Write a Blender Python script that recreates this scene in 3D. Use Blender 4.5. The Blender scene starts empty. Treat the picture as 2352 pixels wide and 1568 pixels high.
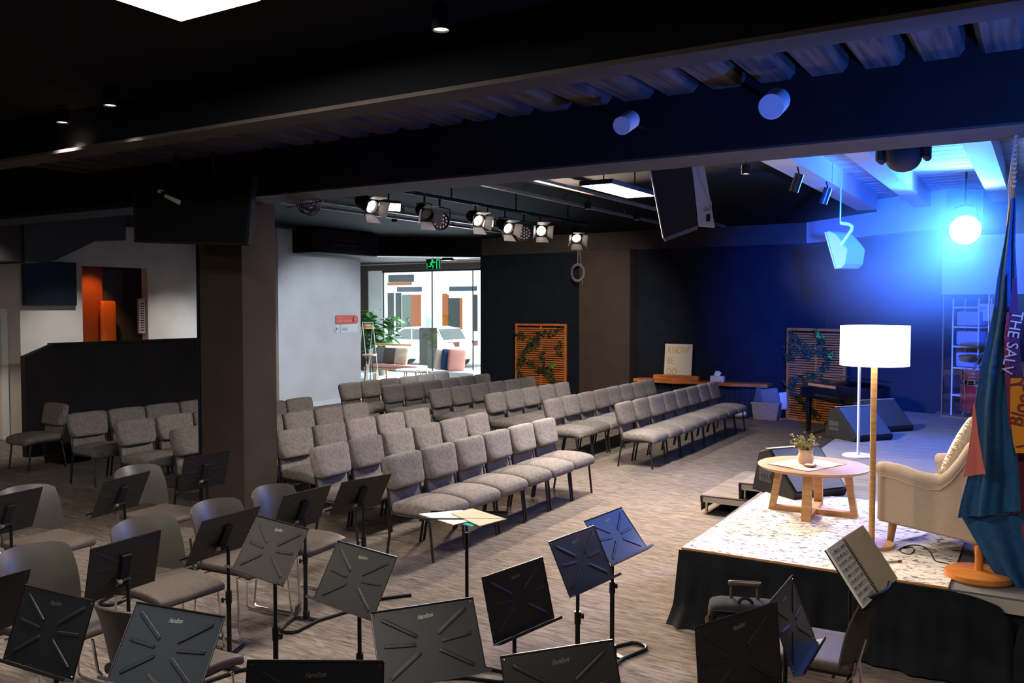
import bpy, bmesh, math, random
from mathutils import Vector, Matrix, Euler
PI = math.pi
R = math.radians
random.seed(7)
C = bpy.context.scene.collection
sc = bpy.context.scene
# ------------------------------------------------------------------ camera, world, exposure
YAW, PIT, FPX, EYE = R(31.5), 0.0395, 2000.0, 2.17
cd = bpy.data.cameras.new('camera')
cam = bpy.data.objects.new('camera', cd)
C.objects.link(cam)
cam.location = (0, 0, EYE)
cam.rotation_euler = (PI / 2 - PIT, 0, YAW)
cd.sensor_width = 36.0
cd.lens = 36.0 * FPX / 2352.0
cd.clip_start, cd.clip_end = 0.05, 300
sc.camera = cam
sc.view_settings.view_transform = 'Standard'
sc.view_settings.look = 'None'
sc.view_settings.gamma = 1.0
sc.view_settings.exposure = 0.0
sc.view_settings.use_curve_mapping = False
sc.cycles.use_denoising = True
sc.cycles.max_bounces = 6
sc.cycles.diffuse_bounces = 4
sc.cycles.glossy_bounces = 3
sc.cycles.transmission_bounces = 6
sc.cycles.transparent_max_bounces = 12
sc.cycles.volume_bounces = 0
sc.cycles.sample_clamp_indirect = 4.0
sc.cycles.caustics_reflective = False
sc.cycles.caustics_refractive = False
w = bpy.data.worlds.new('world')
sc.world = w
w.use_nodes = True
bg = w.node_tree.nodes['Background']
bg.inputs[0].default_value = (0.72, 0.86, 1.0, 1)
bg.inputs[1].default_value = 5.0


def lamp(name, kind, loc, energy, color, target=None, size=0.1, angle=60, blend=0.5, sy=None):
    d = bpy.data.lights.new(name, kind)
    d.energy = energy
    d.color = color
    if kind == 'AREA':
        d.size = size
        if sy:
            d.shape = 'RECTANGLE'
            d.size_y = sy
    elif kind == 'SPOT':
        d.shadow_soft_size = size
        d.spot_size = R(angle)
        d.spot_blend = blend
    elif kind == 'POINT':
        d.shadow_soft_size = size
    o = bpy.data.objects.new(name, d)
    o.location = loc
    if target is not None:
        o.rotation_euler = (Vector(target) - Vector(loc)).to_track_quat('-Z', 'Y').to_euler()
    C.objects.link(o)
    return o


WARM = (1.0, 0.84, 0.68)
WHITE = (1.0, 0.94, 0.86)
BLUE = (0.03, 0.20, 1.0)
sun = lamp('sun', 'SUN', (0, 0, 30), 11.0, (1.0, 0.95, 0.86), (9, 16, 0))
sun.data.angle = R(0.6)
day = lamp('window_daylight', 'AREA', (-15.6, 22.8, 1.8), 1500, (0.70, 0.86, 1.0), (-13.0, 8.0, 1.0), 6.5, sy=3.0)
# ------------------------------------------------------------------ pixel helpers: a photo pixel to a point on a world plane
FW = Vector((-math.sin(YAW), math.cos(YAW), 0)) * math.cos(PIT) + Vector((0, 0, -math.sin(PIT)))
RT = Vector((math.cos(YAW), math.sin(YAW), 0))
UP = Vector((-math.sin(YAW), math.cos(YAW), 0)) * math.sin(PIT) + Vector((0, 0, math.cos(PIT)))
EY = Vector((0, 0, EYE))


def ray(x, y):
    return FW + RT * ((x - 1176) / FPX) + UP * ((784 - y) / FPX)


def onZ(x, y, z=0.0):
    d = ray(x, y)
    return EY + d * ((z - EYE) / d.z)


def onY(x, y, v):
    d = ray(x, y)
    return EY + d * (v / d.y)


def onX(x, y, v):
    d = ray(x, y)
    return EY + d * (v / d.x)


# ------------------------------------------------------------------ materials
def nt(m):
    return m.node_tree.nodes, m.node_tree.links


def mat(name, col, rough=0.6, metal=0.0, emit=None, es=0.0, spec=0.5, trans=0.0):
    m = bpy.data.materials.new(name)
    m.use_nodes = True
    b = m.node_tree.nodes['Principled BSDF']
    b.inputs['Base Color'].default_value = (*col, 1)
    b.inputs['Roughness'].default_value = rough
    b.inputs['Metallic'].default_value = metal
    b.inputs['Specular IOR Level'].default_value = spec
    b.inputs['Transmission Weight'].default_value = trans
    if emit:
        b.inputs['Emission Color'].default_value = (*emit, 1)
        b.inputs['Emission Strength'].default_value = es
    return m


def nmat(name, c1, c2, scale=(5, 5, 5), rough=0.8, detail=4.0, lo=0.35, hi=0.65, bump=0.0, metal=0.0, coord='Object', kind='noise', spec=0.3, rnd=0.0, dist=0.0):
    m = mat(name, c1, rough, metal, spec=spec)
    N, L = nt(m)
    b = N['Principled BSDF']
    tc = N.new('ShaderNodeTexCoord')
    mp = N.new('ShaderNodeMapping')
    mp.inputs['Scale'].default_value = scale
    L.new(tc.outputs[coord], mp.inputs[0])
    if kind == 'noise':
        t = N.new('ShaderNodeTexNoise')
        t.inputs['Scale'].default_value = 1.0
        t.inputs['Detail'].default_value = detail
        t.inputs['Distortion'].default_value = dist
        fac = t.outputs[0]
    else:
        t = N.new('ShaderNodeTexWave')
        t.inputs['Scale'].default_value = 1.0
        t.inputs['Distortion'].default_value = dist
        t.inputs['Detail'].default_value = detail
        fac = t.outputs[1]
    L.new(mp.outputs[0], t.inputs['Vector'])
    r = N.new('ShaderNodeValToRGB')
    r.color_ramp.elements[0].position = lo
    r.color_ramp.elements[1].position = hi
    r.color_ramp.elements[0].color = (*c1, 1)
    r.color_ramp.elements[1].color = (*c2, 1)
    L.new(fac, r.inputs[0])
    out = r.outputs[0]
    if rnd:
        oi = N.new('ShaderNodeObjectInfo')
        ma = N.new('ShaderNodeMath')
        ma.operation = 'MULTIPLY_ADD'
        ma.inputs[1].default_value = rnd
        ma.inputs[2].default_value = 1 - rnd / 2
        L.new(oi.outputs['Random'], ma.inputs[0])
        vm = N.new('ShaderNodeVectorMath')
        vm.operation = 'SCALE'
        L.new(out, vm.inputs[0])
        L.new(ma.outputs[0], vm.inputs['Scale'])
        out = vm.outputs[0]
    L.new(out, b.inputs['Base Color'])
    if bump:
        bp = N.new('ShaderNodeBump')
        bp.inputs['Strength'].default_value = bump
        bp.inputs['Distance'].default_value = 0.01
        L.new(fac, bp.inputs['Height'])
        L.new(bp.outputs[0], b.inputs['Normal'])
    return m


def glassmat(name, tint=(1, 1, 1), refl=0.06):
    m = bpy.data.materials.new(name)
    m.use_nodes = True
    N, L = nt(m)
    N.clear()
    o = N.new('ShaderNodeOutputMaterial')
    t = N.new('ShaderNodeBsdfTransparent')
    t.inputs[0].default_value = (*tint, 1)
    g = N.new('ShaderNodeBsdfGlossy')
    g.inputs['Roughness'].default_value = 0.02
    x = N.new('ShaderNodeMixShader')
    x.inputs[0].default_value = refl
    L.new(t.outputs[0], x.inputs[1])
    L.new(g.outputs[0], x.inputs[2])
    L.new(x.outputs[0], o.inputs[0])
    return m


M = {}
M['carpet'] = nmat('carpet', (0.072, 0.055, 0.046), (0.235, 0.188, 0.156), (4.5, 30, 8), 0.97, 8, 0.30, 0.72, bump=0.3, dist=1.6, spec=0.1)
M['stage_carpet'] = nmat('stage_carpet', (0.10, 0.095, 0.10), (0.19, 0.18, 0.19), (3, 22, 8), 0.95, 5, 0.3, 0.7, bump=0.2)
M['fabric'] = nmat('chair_fabric', (0.125, 0.106, 0.096), (0.255, 0.220, 0.200), (30, 30, 30), 0.95, 7, 0.22, 0.82, bump=0.25, rnd=0.35, dist=0.5, spec=0.1)
M['black_metal'] = mat('black_metal', (0.012, 0.012, 0.014), 0.35, 0.6)
M['leg_metal'] = mat('leg_metal', (0.045, 0.045, 0.05), 0.35, 0.7)
M['chrome'] = mat('chrome', (0.75, 0.72, 0.68), 0.15, 1.0)
M['alu'] = mat('aluminium', (0.55, 0.53, 0.50), 0.35, 1.0)
M['black_wall'] = nmat('black_wall', (0.009, 0.012, 0.020), (0.013, 0.016, 0.025), (3, 3, 3), 0.95, spec=0.1)
M['ceiling'] = mat('ceiling_black', (0.006, 0.006, 0.007), 0.95, spec=0.1)
M['beam'] = nmat('beam_grey', (0.050, 0.041, 0.036), (0.062, 0.051, 0.045), (4, 4, 4), 0.9, spec=0.15)
M['dark_beam'] = nmat('beam_dark', (0.010, 0.010, 0.0115), (0.014, 0.0135, 0.014), (4, 4, 4), 0.9, spec=0.12)
M['column'] = nmat('column_paint', (0.048, 0.034, 0.028), (0.058, 0.042, 0.035), (3, 3, 3), 0.9, spec=0.15)
M['white_wall'] = nmat('white_wall', (0.60, 0.58, 0.56), (0.66, 0.64, 0.62), (2, 2, 2), 0.85)
M['white'] = mat('white_paint', (0.75, 0.74, 0.72), 0.5)
M['cream'] = mat('cream_paint', (0.62, 0.52, 0.43), 0.6)
M['partition'] = nmat('partition_dark', (0.016, 0.0145, 0.0145), (0.021, 0.019, 0.019), (3, 3, 3), 0.9, spec=0.15)
M['deck'] = nmat('steel_deck', (0.030, 0.025, 0.024), (0.075, 0.062, 0.058), (30, 1.5, 5), 0.85, 5, spec=0.15)
M['stage_deck'] = nmat('stage_deck', (0.42, 0.42, 0.44), (0.72, 0.72, 0.74), (0.7, 22, 5), 0.75, 6, 0.4, 0.6)
M['stage_beam'] = mat('stage_beam', (0.55, 0.55, 0.57), 0.7)
M['curtain'] = mat('black_curtain', (0.030, 0.032, 0.038), 0.95, spec=0.1)
M['skirt'] = nmat('skirt_cloth', (0.004, 0.0045, 0.006), (0.008, 0.009, 0.012), (8, 8, 8), 0.95)
M['wood'] = nmat('oak', (0.42, 0.22, 0.085), (0.60, 0.34, 0.15), (3, 3, 30), 0.45, 3)
M['wood_table'] = nmat('oak_table', (0.36, 0.205, 0.105), (0.47, 0.29, 0.16), (3, 30, 3), 0.45, 3)
M['wood_orange'] = nmat('cedar', (0.40, 0.115, 0.022), (0.60, 0.19, 0.045), (3, 3, 25), 0.5, 3)
M['wood_flag'] = nmat('varnished_wood', (0.52, 0.17, 0.03), (0.66, 0.24, 0.05), (4, 20, 4), 0.18, 3)
M['linen'] = nmat('linen', (0.36, 0.285, 0.22), (0.42, 0.335, 0.26), (160, 160, 160), 0.97, 2, bump=0.08, spec=0.1)
M['plastic'] = mat('chair_plastic', (0.050, 0.041, 0.035), 0.42, spec=0.35)
M['pad'] = nmat('seat_pad', (0.058, 0.041, 0.032), (0.078, 0.056, 0.044), (40, 40, 40), 0.6)
M['desk'] = mat('stand_desk', (0.011, 0.0105, 0.0115), 0.42, 0.0, spec=0.42)
M['paper'] = mat('paper', (0.72, 0.66, 0.58), 0.8)
M['kraft'] = mat('kraft_paper', (0.52, 0.40, 0.27), 0.8)
M['teal'] = mat('teal_folder', (0.05, 0.42, 0.40), 0.6)
M['gold'] = mat('gold_ink', (0.55, 0.33, 0.08), 0.5)
M['logo'] = mat('embossed_ink', (0.30, 0.27, 0.22), 0.35, 0.6)
M['black'] = mat('black_plastic', (0.010, 0.010, 0.011), 0.7, spec=0.2)
M['rubber'] = mat('rubber', (0.02, 0.02, 0.02), 0.8)
M['speaker'] = mat('speaker_black', (0.022, 0.020, 0.021), 0.8, spec=0.2)
M['grille'] = nmat('grille', (0.01, 0.01, 0.011), (0.05, 0.05, 0.055), (220, 220, 220), 0.6, 0)
M['leaf'] = nmat('leaf', (0.012, 0.055, 0.012), (0.045, 0.14, 0.02), (14, 14, 14), 0.75, spec=0.1)
M['ivy'] = nmat('ivy_leaf', (0.006, 0.016, 0.008), (0.045, 0.085, 0.03), (25, 25, 25), 0.5)
M['bright_leaf'] = mat('bright_leaf', (0.08, 0.36, 0.03), 0.5)
M['sage'] = nmat('sage_leaf', (0.16, 0.17, 0.05), (0.46, 0.40, 0.15), (40, 40, 40), 0.6)
M['stem'] = mat('stem', (0.10, 0.07, 0.03), 0.7)
M['piano'] = mat('piano_black', (0.006, 0.006, 0.008), 0.12)
M['red_drum'] = mat('red_drum', (0.45, 0.02, 0.03), 0.2)
M['glass'] = glassmat('glass_clear', (0.97, 1, 0.98), 0.05)
M['acrylic'] = glassmat('acrylic', (0.92, 0.95, 1), 0.07)
M['coral'] = mat('coral_sign', (0.72, 0.10, 0.07), 0.5)
M['green_glow'] = mat('exit_green', (0.0, 0.4, 0.1), 0.5, emit=(0.0, 0.75, 0.16), es=0.9)
M['panel_glow'] = mat('panel_glow', (1, 1, 1), 0.5, emit=(1.0, 0.86, 0.66), es=9.0)
M['lamp_glow'] = mat('bulb_glow', (1, 1, 1), 0.5, emit=(1.0, 0.86, 0.68), es=14.0)
M['shade_glow'] = mat('lampshade_glow', (1, 1, 1), 0.8, emit=(1.0, 0.93, 0.84), es=3.2)
M['blue_glow'] = mat('blue_lens', (0.3, 0.6, 1), 0.3, emit=(0.35, 0.75, 1.0), es=60.0)
M['foyer_ceiling'] = mat('foyer_ceiling', (0.014, 0.010, 0.008), 0.95, spec=0.05)
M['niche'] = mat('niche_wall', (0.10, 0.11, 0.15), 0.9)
M['foyer_floor'] = mat('foyer_floor', (0.42, 0.50, 0.54), 0.35)
M['flag_blue'] = nmat('flag_blue', (0.010, 0.062, 0.16), (0.016, 0.085, 0.21), (30, 30, 30), 0.8)
M['flag_crimson'] = mat('flag_crimson', (0.20, 0.018, 0.045), 0.8)
M['flag_yellow'] = mat('flag_yellow', (0.72, 0.26, 0.012), 0.8)
M['flag_salmon'] = mat('flag_salmon', (0.66, 0.16, 0.13), 0.85)
M['flag_text'] = mat('flag_text', (0.62, 0.50, 0.40), 0.8)
M['brass'] = mat('brass', (0.80, 0.50, 0.14), 0.2, 1.0)


# ------------------------------------------------------------------ mesh helpers
def nb():
    return bmesh.new()


def xf(bm, verts, mtx):
    if mtx is not None:
        bmesh.ops.transform(bm, matrix=mtx, verts=verts)


def absorb(bm, tmp, mtx=None):
    if mtx is not None:
        bmesh.ops.transform(tmp, matrix=mtx, verts=tmp.verts[:])
    me = bpy.data.meshes.new('piece')
    tmp.to_mesh(me)
    tmp.free()
    bm.from_mesh(me)
    bpy.data.meshes.remove(me)


def box(bm, lo, hi, mtx=None, bev=0.0, seg=1):
    lo, hi = Vector(lo), Vector(hi)
    s, c = hi - lo, (hi + lo) / 2
    tmp = bmesh.new() if bev else bm
    vs = bmesh.ops.create_cube(tmp, size=1.0)['verts']
    for v in vs:
        v.co = Vector((v.co.x * s.x, v.co.y * s.y, v.co.z * s.z)) + c
    if bev:
        bmesh.ops.bevel(tmp, geom=tmp.edges[:], offset=bev, segments=seg, affect='EDGES', profile=0.5)
        absorb(bm, tmp, mtx)
    else:
        xf(bm, vs, mtx)


def cushion(bm, size, r, n=8, mtx=None, fn=None):
    """rounded soft box, size = full extents; fn reshapes each point"""
    tmp = bmesh.new()
    bmesh.ops.create_cube(tmp, size=2.0)
    if n > 1:
        bmesh.ops.subdivide_edges(tmp, edges=tmp.edges[:], cuts=n - 1, use_grid_fill=True)
    vs = tmp.verts[:]
    h = Vector(size) / 2
    for v in vs:
        p = Vector((math.sin(v.co.x * PI / 2) * h.x, math.sin(v.co.y * PI / 2) * h.y, math.sin(v.co.z * PI / 2) * h.z))
        i = Vector([max(-(h[k] - r), min(h[k] - r, p[k])) for k in range(3)])
        d = p - i
        if d.length > 1e-9:
            p = i + d.normalized() * r
        if fn:
            p = fn(p, Vector((p.x / h.x, p.y / h.y, p.z / h.z)))
        v.co = p
    absorb(bm, tmp, mtx)


def tube(bm, pts, r, n=8, closed=False, mtx=None):
    pts = [Vector(p) for p in pts]
    rs = r if isinstance(r, (list, tuple)) else [r] * len(pts)
    m = len(pts)
    rings, allv = [], []
    nrm = None
    for i, p in enumerate(pts):
        if closed:
            t = pts[(i + 1) % m] - pts[i - 1]
        else:
            t = pts[min(i + 1, m - 1)] - pts[max(i - 1, 0)]
        t.normalize()
        if nrm is None:
            a = Vector((0, 0, 1)) if abs(t.z) < 0.9 else Vector((1, 0, 0))
            nrm = (a - t * a.dot(t)).normalized()
        else:
            nrm = (nrm - t * nrm.dot(t))
            nrm = nrm.normalized() if nrm.length > 1e-6 else t.orthogonal().normalized()
        b = t.cross(nrm)
        ring = [bm.verts.new(p + (nrm * math.cos(2 * PI * k / n) + b * math.sin(2 * PI * k / n)) * rs[i]) for k in range(n)]
        rings.append(ring)
        allv += ring
    for i in range(m if closed else m - 1):
        a, b = rings[i], rings[(i + 1) % m]
        for k in range(n):
            bm.faces.new((a[k], a[(k + 1) % n], b[(k + 1) % n], b[k]))
    if not closed:
        bm.faces.new(rings[0][::-1])
        bm.faces.new(rings[-1])
    xf(bm, allv, mtx)
    return allv


def arc(c, r, a0, a1, n, ax='xy', z=0):
    o = []
    for i in range(n + 1):
        a = a0 + (a1 - a0) * i / n
        u, v = c[0] + r * math.cos(a), c[1] + r * math.sin(a)
        o.append((u, v, z) if ax == 'xy' else ((u, z, v) if ax == 'xz' else (z, u, v)))
    return o


def lathe(bm, prof, n=24, loc=(0, 0, 0), mtx=None):
    rings, allv = [], []
    for (r, z) in prof:
        if r < 1e-6:
            v = bm.verts.new((loc[0], loc[1], loc[2] + z))
            rings.append([v])
            allv.append(v)
        else:
            g = [bm.verts.new((loc[0] + r * math.cos(2 * PI * k / n), loc[1] + r * math.sin(2 * PI * k / n), loc[2] + z)) for k in range(n)]
            rings.append(g)
            allv += g
    for a, b in zip(rings, rings[1:]):
        if len(a) == 1 and len(b) == 1:
            continue
        for k in range(n):
            k2 = (k + 1) % n
            if len(a) == 1:
                bm.faces.new((a[0], b[k2], b[k]))
            elif len(b) == 1:
                bm.faces.new((a[k], a[k2], b[0]))
            else:
                bm.faces.new((a[k], a[k2], b[k2], b[k]))
    xf(bm, allv, mtx)
    return allv


def prism(bm, poly, a, b, plane='xz', mtx=None):
    def P3(p, t):
        return (p[0], t, p[1]) if plane == 'xz' else ((p[0], p[1], t) if plane == 'xy' else (t, p[0], p[1]))
    A = [bm.verts.new(P3(p, a)) for p in poly]
    B = [bm.verts.new(P3(p, b)) for p in poly]
    m = len(poly)
    bm.faces.new(A[::-1])
    bm.faces.new(B)
    for i in range(m):
        bm.faces.new((A[i], A[(i + 1) % m], B[(i + 1) % m], B[i]))
    xf(bm, A + B, mtx)
    return A + B


def sheet(bm, rows, th=0.004, closed=False):
    """a cloth sheet from a grid of points, with real thickness"""
    g = [[bm.verts.new(p) for p in r] for r in rows]
    fs = []
    for a, b in zip(g, g[1:]):
        for k in range(len(a) - 1):
            fs.append(bm.faces.new((a[k], a[k + 1], b[k + 1], b[k])))
    bmesh.ops.recalc_face_normals(bm, faces=fs)
    if th:
        bmesh.ops.solidify(bm, geom=fs, thickness=th)
    return g


def obj(name, bm, m, parent=None, smooth=False, loc=None, rot=None, kind=None):
    bmesh.ops.recalc_face_normals(bm, faces=bm.faces[:])
    me = bpy.data.meshes.new(name)
    bm.to_mesh(me)
    bm.free()
    if m is not None:
        me.materials.append(M[m] if isinstance(m, str) else m)
    if smooth:
        me.shade_smooth()
        try:
            me.set_sharp_from_angle(angle=R(38))
        except Exception:
            pass
    o = bpy.data.objects.new(name, me)
    C.objects.link(o)
    if parent is not None:
        o.parent = parent
    if loc is not None:
        o.location = loc
    if rot is not None:
        o.rotation_euler = rot
    if kind:
        o['kind'] = kind
    return o


def thing(name, label, cat, loc=(0, 0, 0), rotz=0.0, group=None):
    o = bpy.data.objects.new(name, None)
    o.empty_display_size = 0.1
    C.objects.link(o)
    o.location = loc
    o.rotation_euler = (0, 0, rotz)
    return tag(o, label, cat, group)


def tag(o, label, cat, group=None, kind=None):
    o['label'] = label
    o['category'] = cat
    if group:
        o['group'] = group
    if kind:
        o['kind'] = kind
    return o


def struct(name, bm, m, parent=None, smooth=False):
    return obj(name, bm, m, parent, smooth, kind='structure' if parent is None else None)


def dup(root, loc, rotz, label, group=None):
    r = root.copy()
    C.objects.link(r)
    r.location = loc
    r.rotation_euler = (0, 0, rotz)
    r['label'] = label
    if group:
        r['group'] = group
    for ch in list(root.children):
        c = ch.copy()
        C.objects.link(c)
        c.parent = r
        for g in list(ch.children):
            d = g.copy()
            C.objects.link(d)
            d.parent = c
    return r


def text_bm(body, size, ext=0.001, shear=0.0, align='CENTER'):
    cu = bpy.data.curves.new('lettering', 'FONT')
    cu.body = body
    cu.size = size
    cu.extrude = ext
    cu.shear = shear
    cu.align_x = align
    cu.align_y = 'CENTER'
    cu.resolution_u = 3
    o = bpy.data.objects.new('lettering', cu)
    C.objects.link(o)
    dg = bpy.context.evaluated_depsgraph_get()
    me = bpy.data.meshes.new_from_object(o.evaluated_get(dg))
    bm = nb()
    bm.from_mesh(me)
    bpy.data.objects.remove(o)
    bpy.data.curves.remove(cu)
    bpy.data.meshes.remove(me)
    return bm


def lettering(name, body, size, m, parent, loc, rot, ext=0.001, shear=0.0, align='CENTER', sx=1.0):
    bm = text_bm(body, size, ext, shear, align)
    if sx != 1.0:
        bmesh.ops.scale(bm, vec=(sx, 1, 1), verts=bm.verts[:])
    return obj(name, bm, m, parent, loc=loc, rot=rot)


def look(v_from, v_to):
    return (Vector(v_to) - Vector(v_from)).to_track_quat('Z', 'Y').to_matrix().to_4x4()


def T(x, y, z):
    return Matrix.Translation((x, y, z))


ORD = ['first', 'second', 'third', 'fourth', 'fifth', 'sixth', 'seventh', 'eighth', 'ninth']
# ------------------------------------------------------------------ the room
def slab(name, lo, hi, m, bev=0.0):
    bm = nb()
    box(bm, lo, hi, bev=bev)
    return struct(name, bm, m)


slab('floor', (-17.3, -3.2, -0.12), (4.4, 17.9, 0.0), 'carpet')
bm = nb()
prism(bm, [(-21, 13.2), (-17.3, 13.2), (-17.3, 17.9), (-11.3, 17.9), (-11.3, 23.2), (-21, 23.2)], -0.12, 0.0, 'xy')
struct('floor_foyer', bm, 'foyer_floor')
slab('ceiling', (-17.5, -3.2, 3.75), (4.4, 5.75, 3.9), 'ceiling')
slab('ceiling_hall', (-21, 5.75, 3.8), (-2.5, 17.9, 3.95), 'ceiling')
slab('ceiling_foyer', (-21, 17.9, 3.62), (-11.3, 23.3, 3.95), 'foyer_ceiling')
slab('wall_right', (4.2, -3.2, 0), (4.4, 17.9, 4.2), 'black_wall')
slab('wall_front', (-17.3, -3.4, 0), (4.4, -3.2, 3.9), 'black_wall')
# left side: cream wall with a door, then the far bay behind the dark partition
slab('wall_left', (-14.7, -3.2, 0), (-14.5, 8.05, 3.8), 'cream')
slab('wall_left_bay', (-16.2, 8.05, 0), (-16.0, 10.1, 3.8), 'white_wall')
slab('wall_left_return', (-17.3, 7.85, 0), (-14.7, 8.05, 3.8), 'white_wall')
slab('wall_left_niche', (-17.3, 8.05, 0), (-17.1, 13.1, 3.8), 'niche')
slab('wall_left_end', (-16.2, 11.55, 0), (-16.0, 13.1, 3.8), 'white_wall')
slab('wall_left_lintel', (-16.2, 10.1, 2.98), (-16.0, 11.55, 3.8), 'white_wall')
bm = nb()
box(bm, (-21, 12.9, 0), (-13.6, 13.1, 3.8))
struct('wall_left_side', bm, 'white_wall')
slab('wall_left_hall', (-13.8, 13.1, 0), (-13.6, 15.45, 3.8), 'white_wall')
slab('baseboard_left', (-13.6, 13.1, 0), (-13.575, 15.45, 0.10), 'white')
slab('wall_foyer_left', (-20.6, 13.1, 0), (-20.4, 23.2, 3.95), 'white_wall')
slab('wall_foyer_right', (-11.5, 17.9, 0), (-11.3, 23.2, 3.95), 'white_wall')
# back wall: black, with the column standing in front of it
slab('wall_back', (-11.55, 17.4, 0), (-3.2, 17.9, 3.4), 'black_wall')
slab('trim_1', (-11.55, 17.38, 3.4), (-3.2, 17.9, 3.8), 'beam')
a, b = Vector((-4.0, 17.42)), Vector((-1.36, 15.02))
dv = (b - a).normalized()
nv = Vector((-dv.y, dv.x))
bm = nb()
prism(bm, [tuple(a + nv * 0.25), tuple(b + nv * 0.25), tuple(b + nv * 0.45), tuple(a + nv * 0.45)], 0, 4.2, 'xy')
struct('wall_stage_back', bm, 'curtain')
slab('roof_sky_block', (-21, -3.5, 4.2), (4.5, 23.4, 4.35), 'black_wall')  # unseen slab added over all ceilings to keep sky light out
slab('wall_back_sky_block', (-11.3, 17.9, 0), (4.5, 18.05, 4.2), 'black_wall')  # unseen slab added behind the back wall to stop light leaking in
slab('wall_booth', (-2.0, 16.4, 0), (4.2, 16.6, 4.2), 'black_wall')
# bulkhead between hall ceiling and the foyer opening
bm = nb()
prism(bm, [(-13.7, 15.3), (-11.5, 17.38), (-11.5, 17.6), (-13.8, 15.5)], 3.36, 3.8, 'xy')
struct('trim_2', bm, 'dark_beam')
bm = nb()
prism(bm, [(-13.8, 15.5), (-11.5, 17.6), (-11.5, 17.9), (-14.2, 15.5)], 3.36, 3.62, 'xy')
struct('ceiling_foyer_edge', bm, 'white_wall')
slab('ceiling_foyer_side', (-20.4, 15.5, 3.5), (-14.3, 17.9, 3.62), 'foyer_ceiling')
# columns
slab('column_1', (-7.43, 5.97, 0), (-6.80, 6.42, 3.8), 'column', 0.006)
bm = nb()
box(bm, (-7.46, 5.955, 0), (-7.43, 6.42, 3.2))
struct('trim_3', bm, 'black_wall')
slab('column_2', (-8.70, 17.0, 0), (-7.50, 17.4, 3.4), 'column', 0.006)
# beams
slab('beam_1', (-17.3, 4.19, 3.425), (4.2, 4.21, 3.75), 'ceiling')  # web of the same beam, coloured black for the shade above its lit flange
bm = nb()
box(bm, (-17.3, 4.09, 3.40), (4.2, 4.31, 3.425))
struct('trim_9', bm, 'beam')
bm = nb()
box(bm, (-17.3, 5.73, 3.215), (4.2, 6.20, 3.80))
struct('beam_2', bm, 'dark_beam')
bm = nb()
box(bm, (-6.9, 5.73, 3.20), (4.2, 6.20, 3.215))
struct('trim_4', bm, 'beam')
# profiled steel deck between the beams
bm = nb()
x = -9.0
while x < 4.0:
    prism(bm, [(x, 3.75), (x, 3.66), (x + 0.035, 3.62), (x + 0.215, 3.62), (x + 0.25, 3.66), (x + 0.25, 3.75)], 4.33, 5.72, 'xz')
    x += 0.32
struct('ceiling_deck', bm, 'deck')
# stage ceiling: white deck, beams and end bulkhead
bm = nb()
for k in range(30):
    y = 6.2 + k * 0.30
    box(bm, (-2.5, y, 3.98), (4.2, y + 0.275, 4.02))
box(bm, (-2.5, 6.2, 4.02), (4.2, 17.9, 4.12))
struct('ceiling_stage', bm, 'stage_deck')
for i, (x0, x1, zb) in enumerate(((-2.62, -2.32, 3.72), (-1.78, -1.55, 3.72), (-0.72, -0.47, 3.72), (0.55, 0.8, 3.72))):
    slab('beam_stage_%s' % 'abcd'[i], (x0, 6.2, zb), (x1, 14.9, 3.98), 'stage_beam')
bm = nb()
p0, p1 = Vector((-3.97, 17.36)), Vector((-1.34, 14.96))
prism(bm, [tuple(p0), tuple(p1), tuple(p1 + nv * 0.7), tuple(p0 + nv * 0.5)], 3.40, 4.0, 'xy')
struct('trim_5', bm, 'stage_beam')
# door in the cream wall
dw = nb()
y0, y1 = 6.55, 7.72
box(dw, (-14.5, y1, 0), (-14.46, y1 + 0.10, 2.06))
box(dw, (-14.5, y0 - 0.1, 0), (-14.46, y0, 2.06))
box(dw, (-14.5, y0 - 0.1, 2.06), (-14.455, y1 + 0.1, 2.14))
dr = struct('door_1', dw, 'white')
bm = nb()
box(bm, (-14.498, y0, 0.01), (-14.475, y1, 2.055), bev=0.004)
obj('door_leaf', bm, 'cream', dr)
# glazed shop front onto the street
GY = 23.0
bm = nb()
box(bm, (-20.4, GY - 0.10, 0), (-19.85, GY + 0.1, 3.62))
struct('wall_facade', bm, 'column')
bm = nb()
box(bm, (-19.85, GY - 0.05, 0), (-19.25, GY + 0.15, 3.62))
box(bm, (-20.4, GY - 0.16, 3.46), (-11.5, GY + 0.14, 3.62))
struct('trim_6', bm, 'white_wall')
bm = nb()
box(bm, (-20.4, GY - 0.20, 3.40), (-11.5, GY + 0.02, 3.58))
struct('trim_7', bm, 'column')
wf = nb()
for x in (-19.22, -17.16, -15.55, -13.9, -12.2):
    box(wf, (x - 0.012, GY - 0.02, 0), (x + 0.012, GY + 0.02, 3.42))
box(wf, (-19.25, GY - 0.03, 3.33), (-11.5, GY + 0.03, 3.42))
box(wf, (-19.25, GY - 0.03, 0), (-11.5, GY + 0.03, 0.05))
win = struct('window_1', wf, 'black_metal')
bm = nb()
box(bm, (-19.2, GY - 0.005, 0.05), (-11.52, GY + 0.005, 3.33))
obj('glass_pane', bm, 'glass', win)
# dark partition in front of the far bay
bm = nb()
box(bm, (-12.62, 7.55, 0), (-12.5, 11.3, 1.60))
prism(bm, [(7.0, 0), (7.55, 0), (7.55, 1.60), (7.42, 1.62), (7.0, 1.46)], -12.62, -12.5, 'yz')
box(bm, (-12.65, 7.42, 1.60), (-12.47, 11.3, 1.635))
struct('partition', bm, 'partition')

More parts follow.
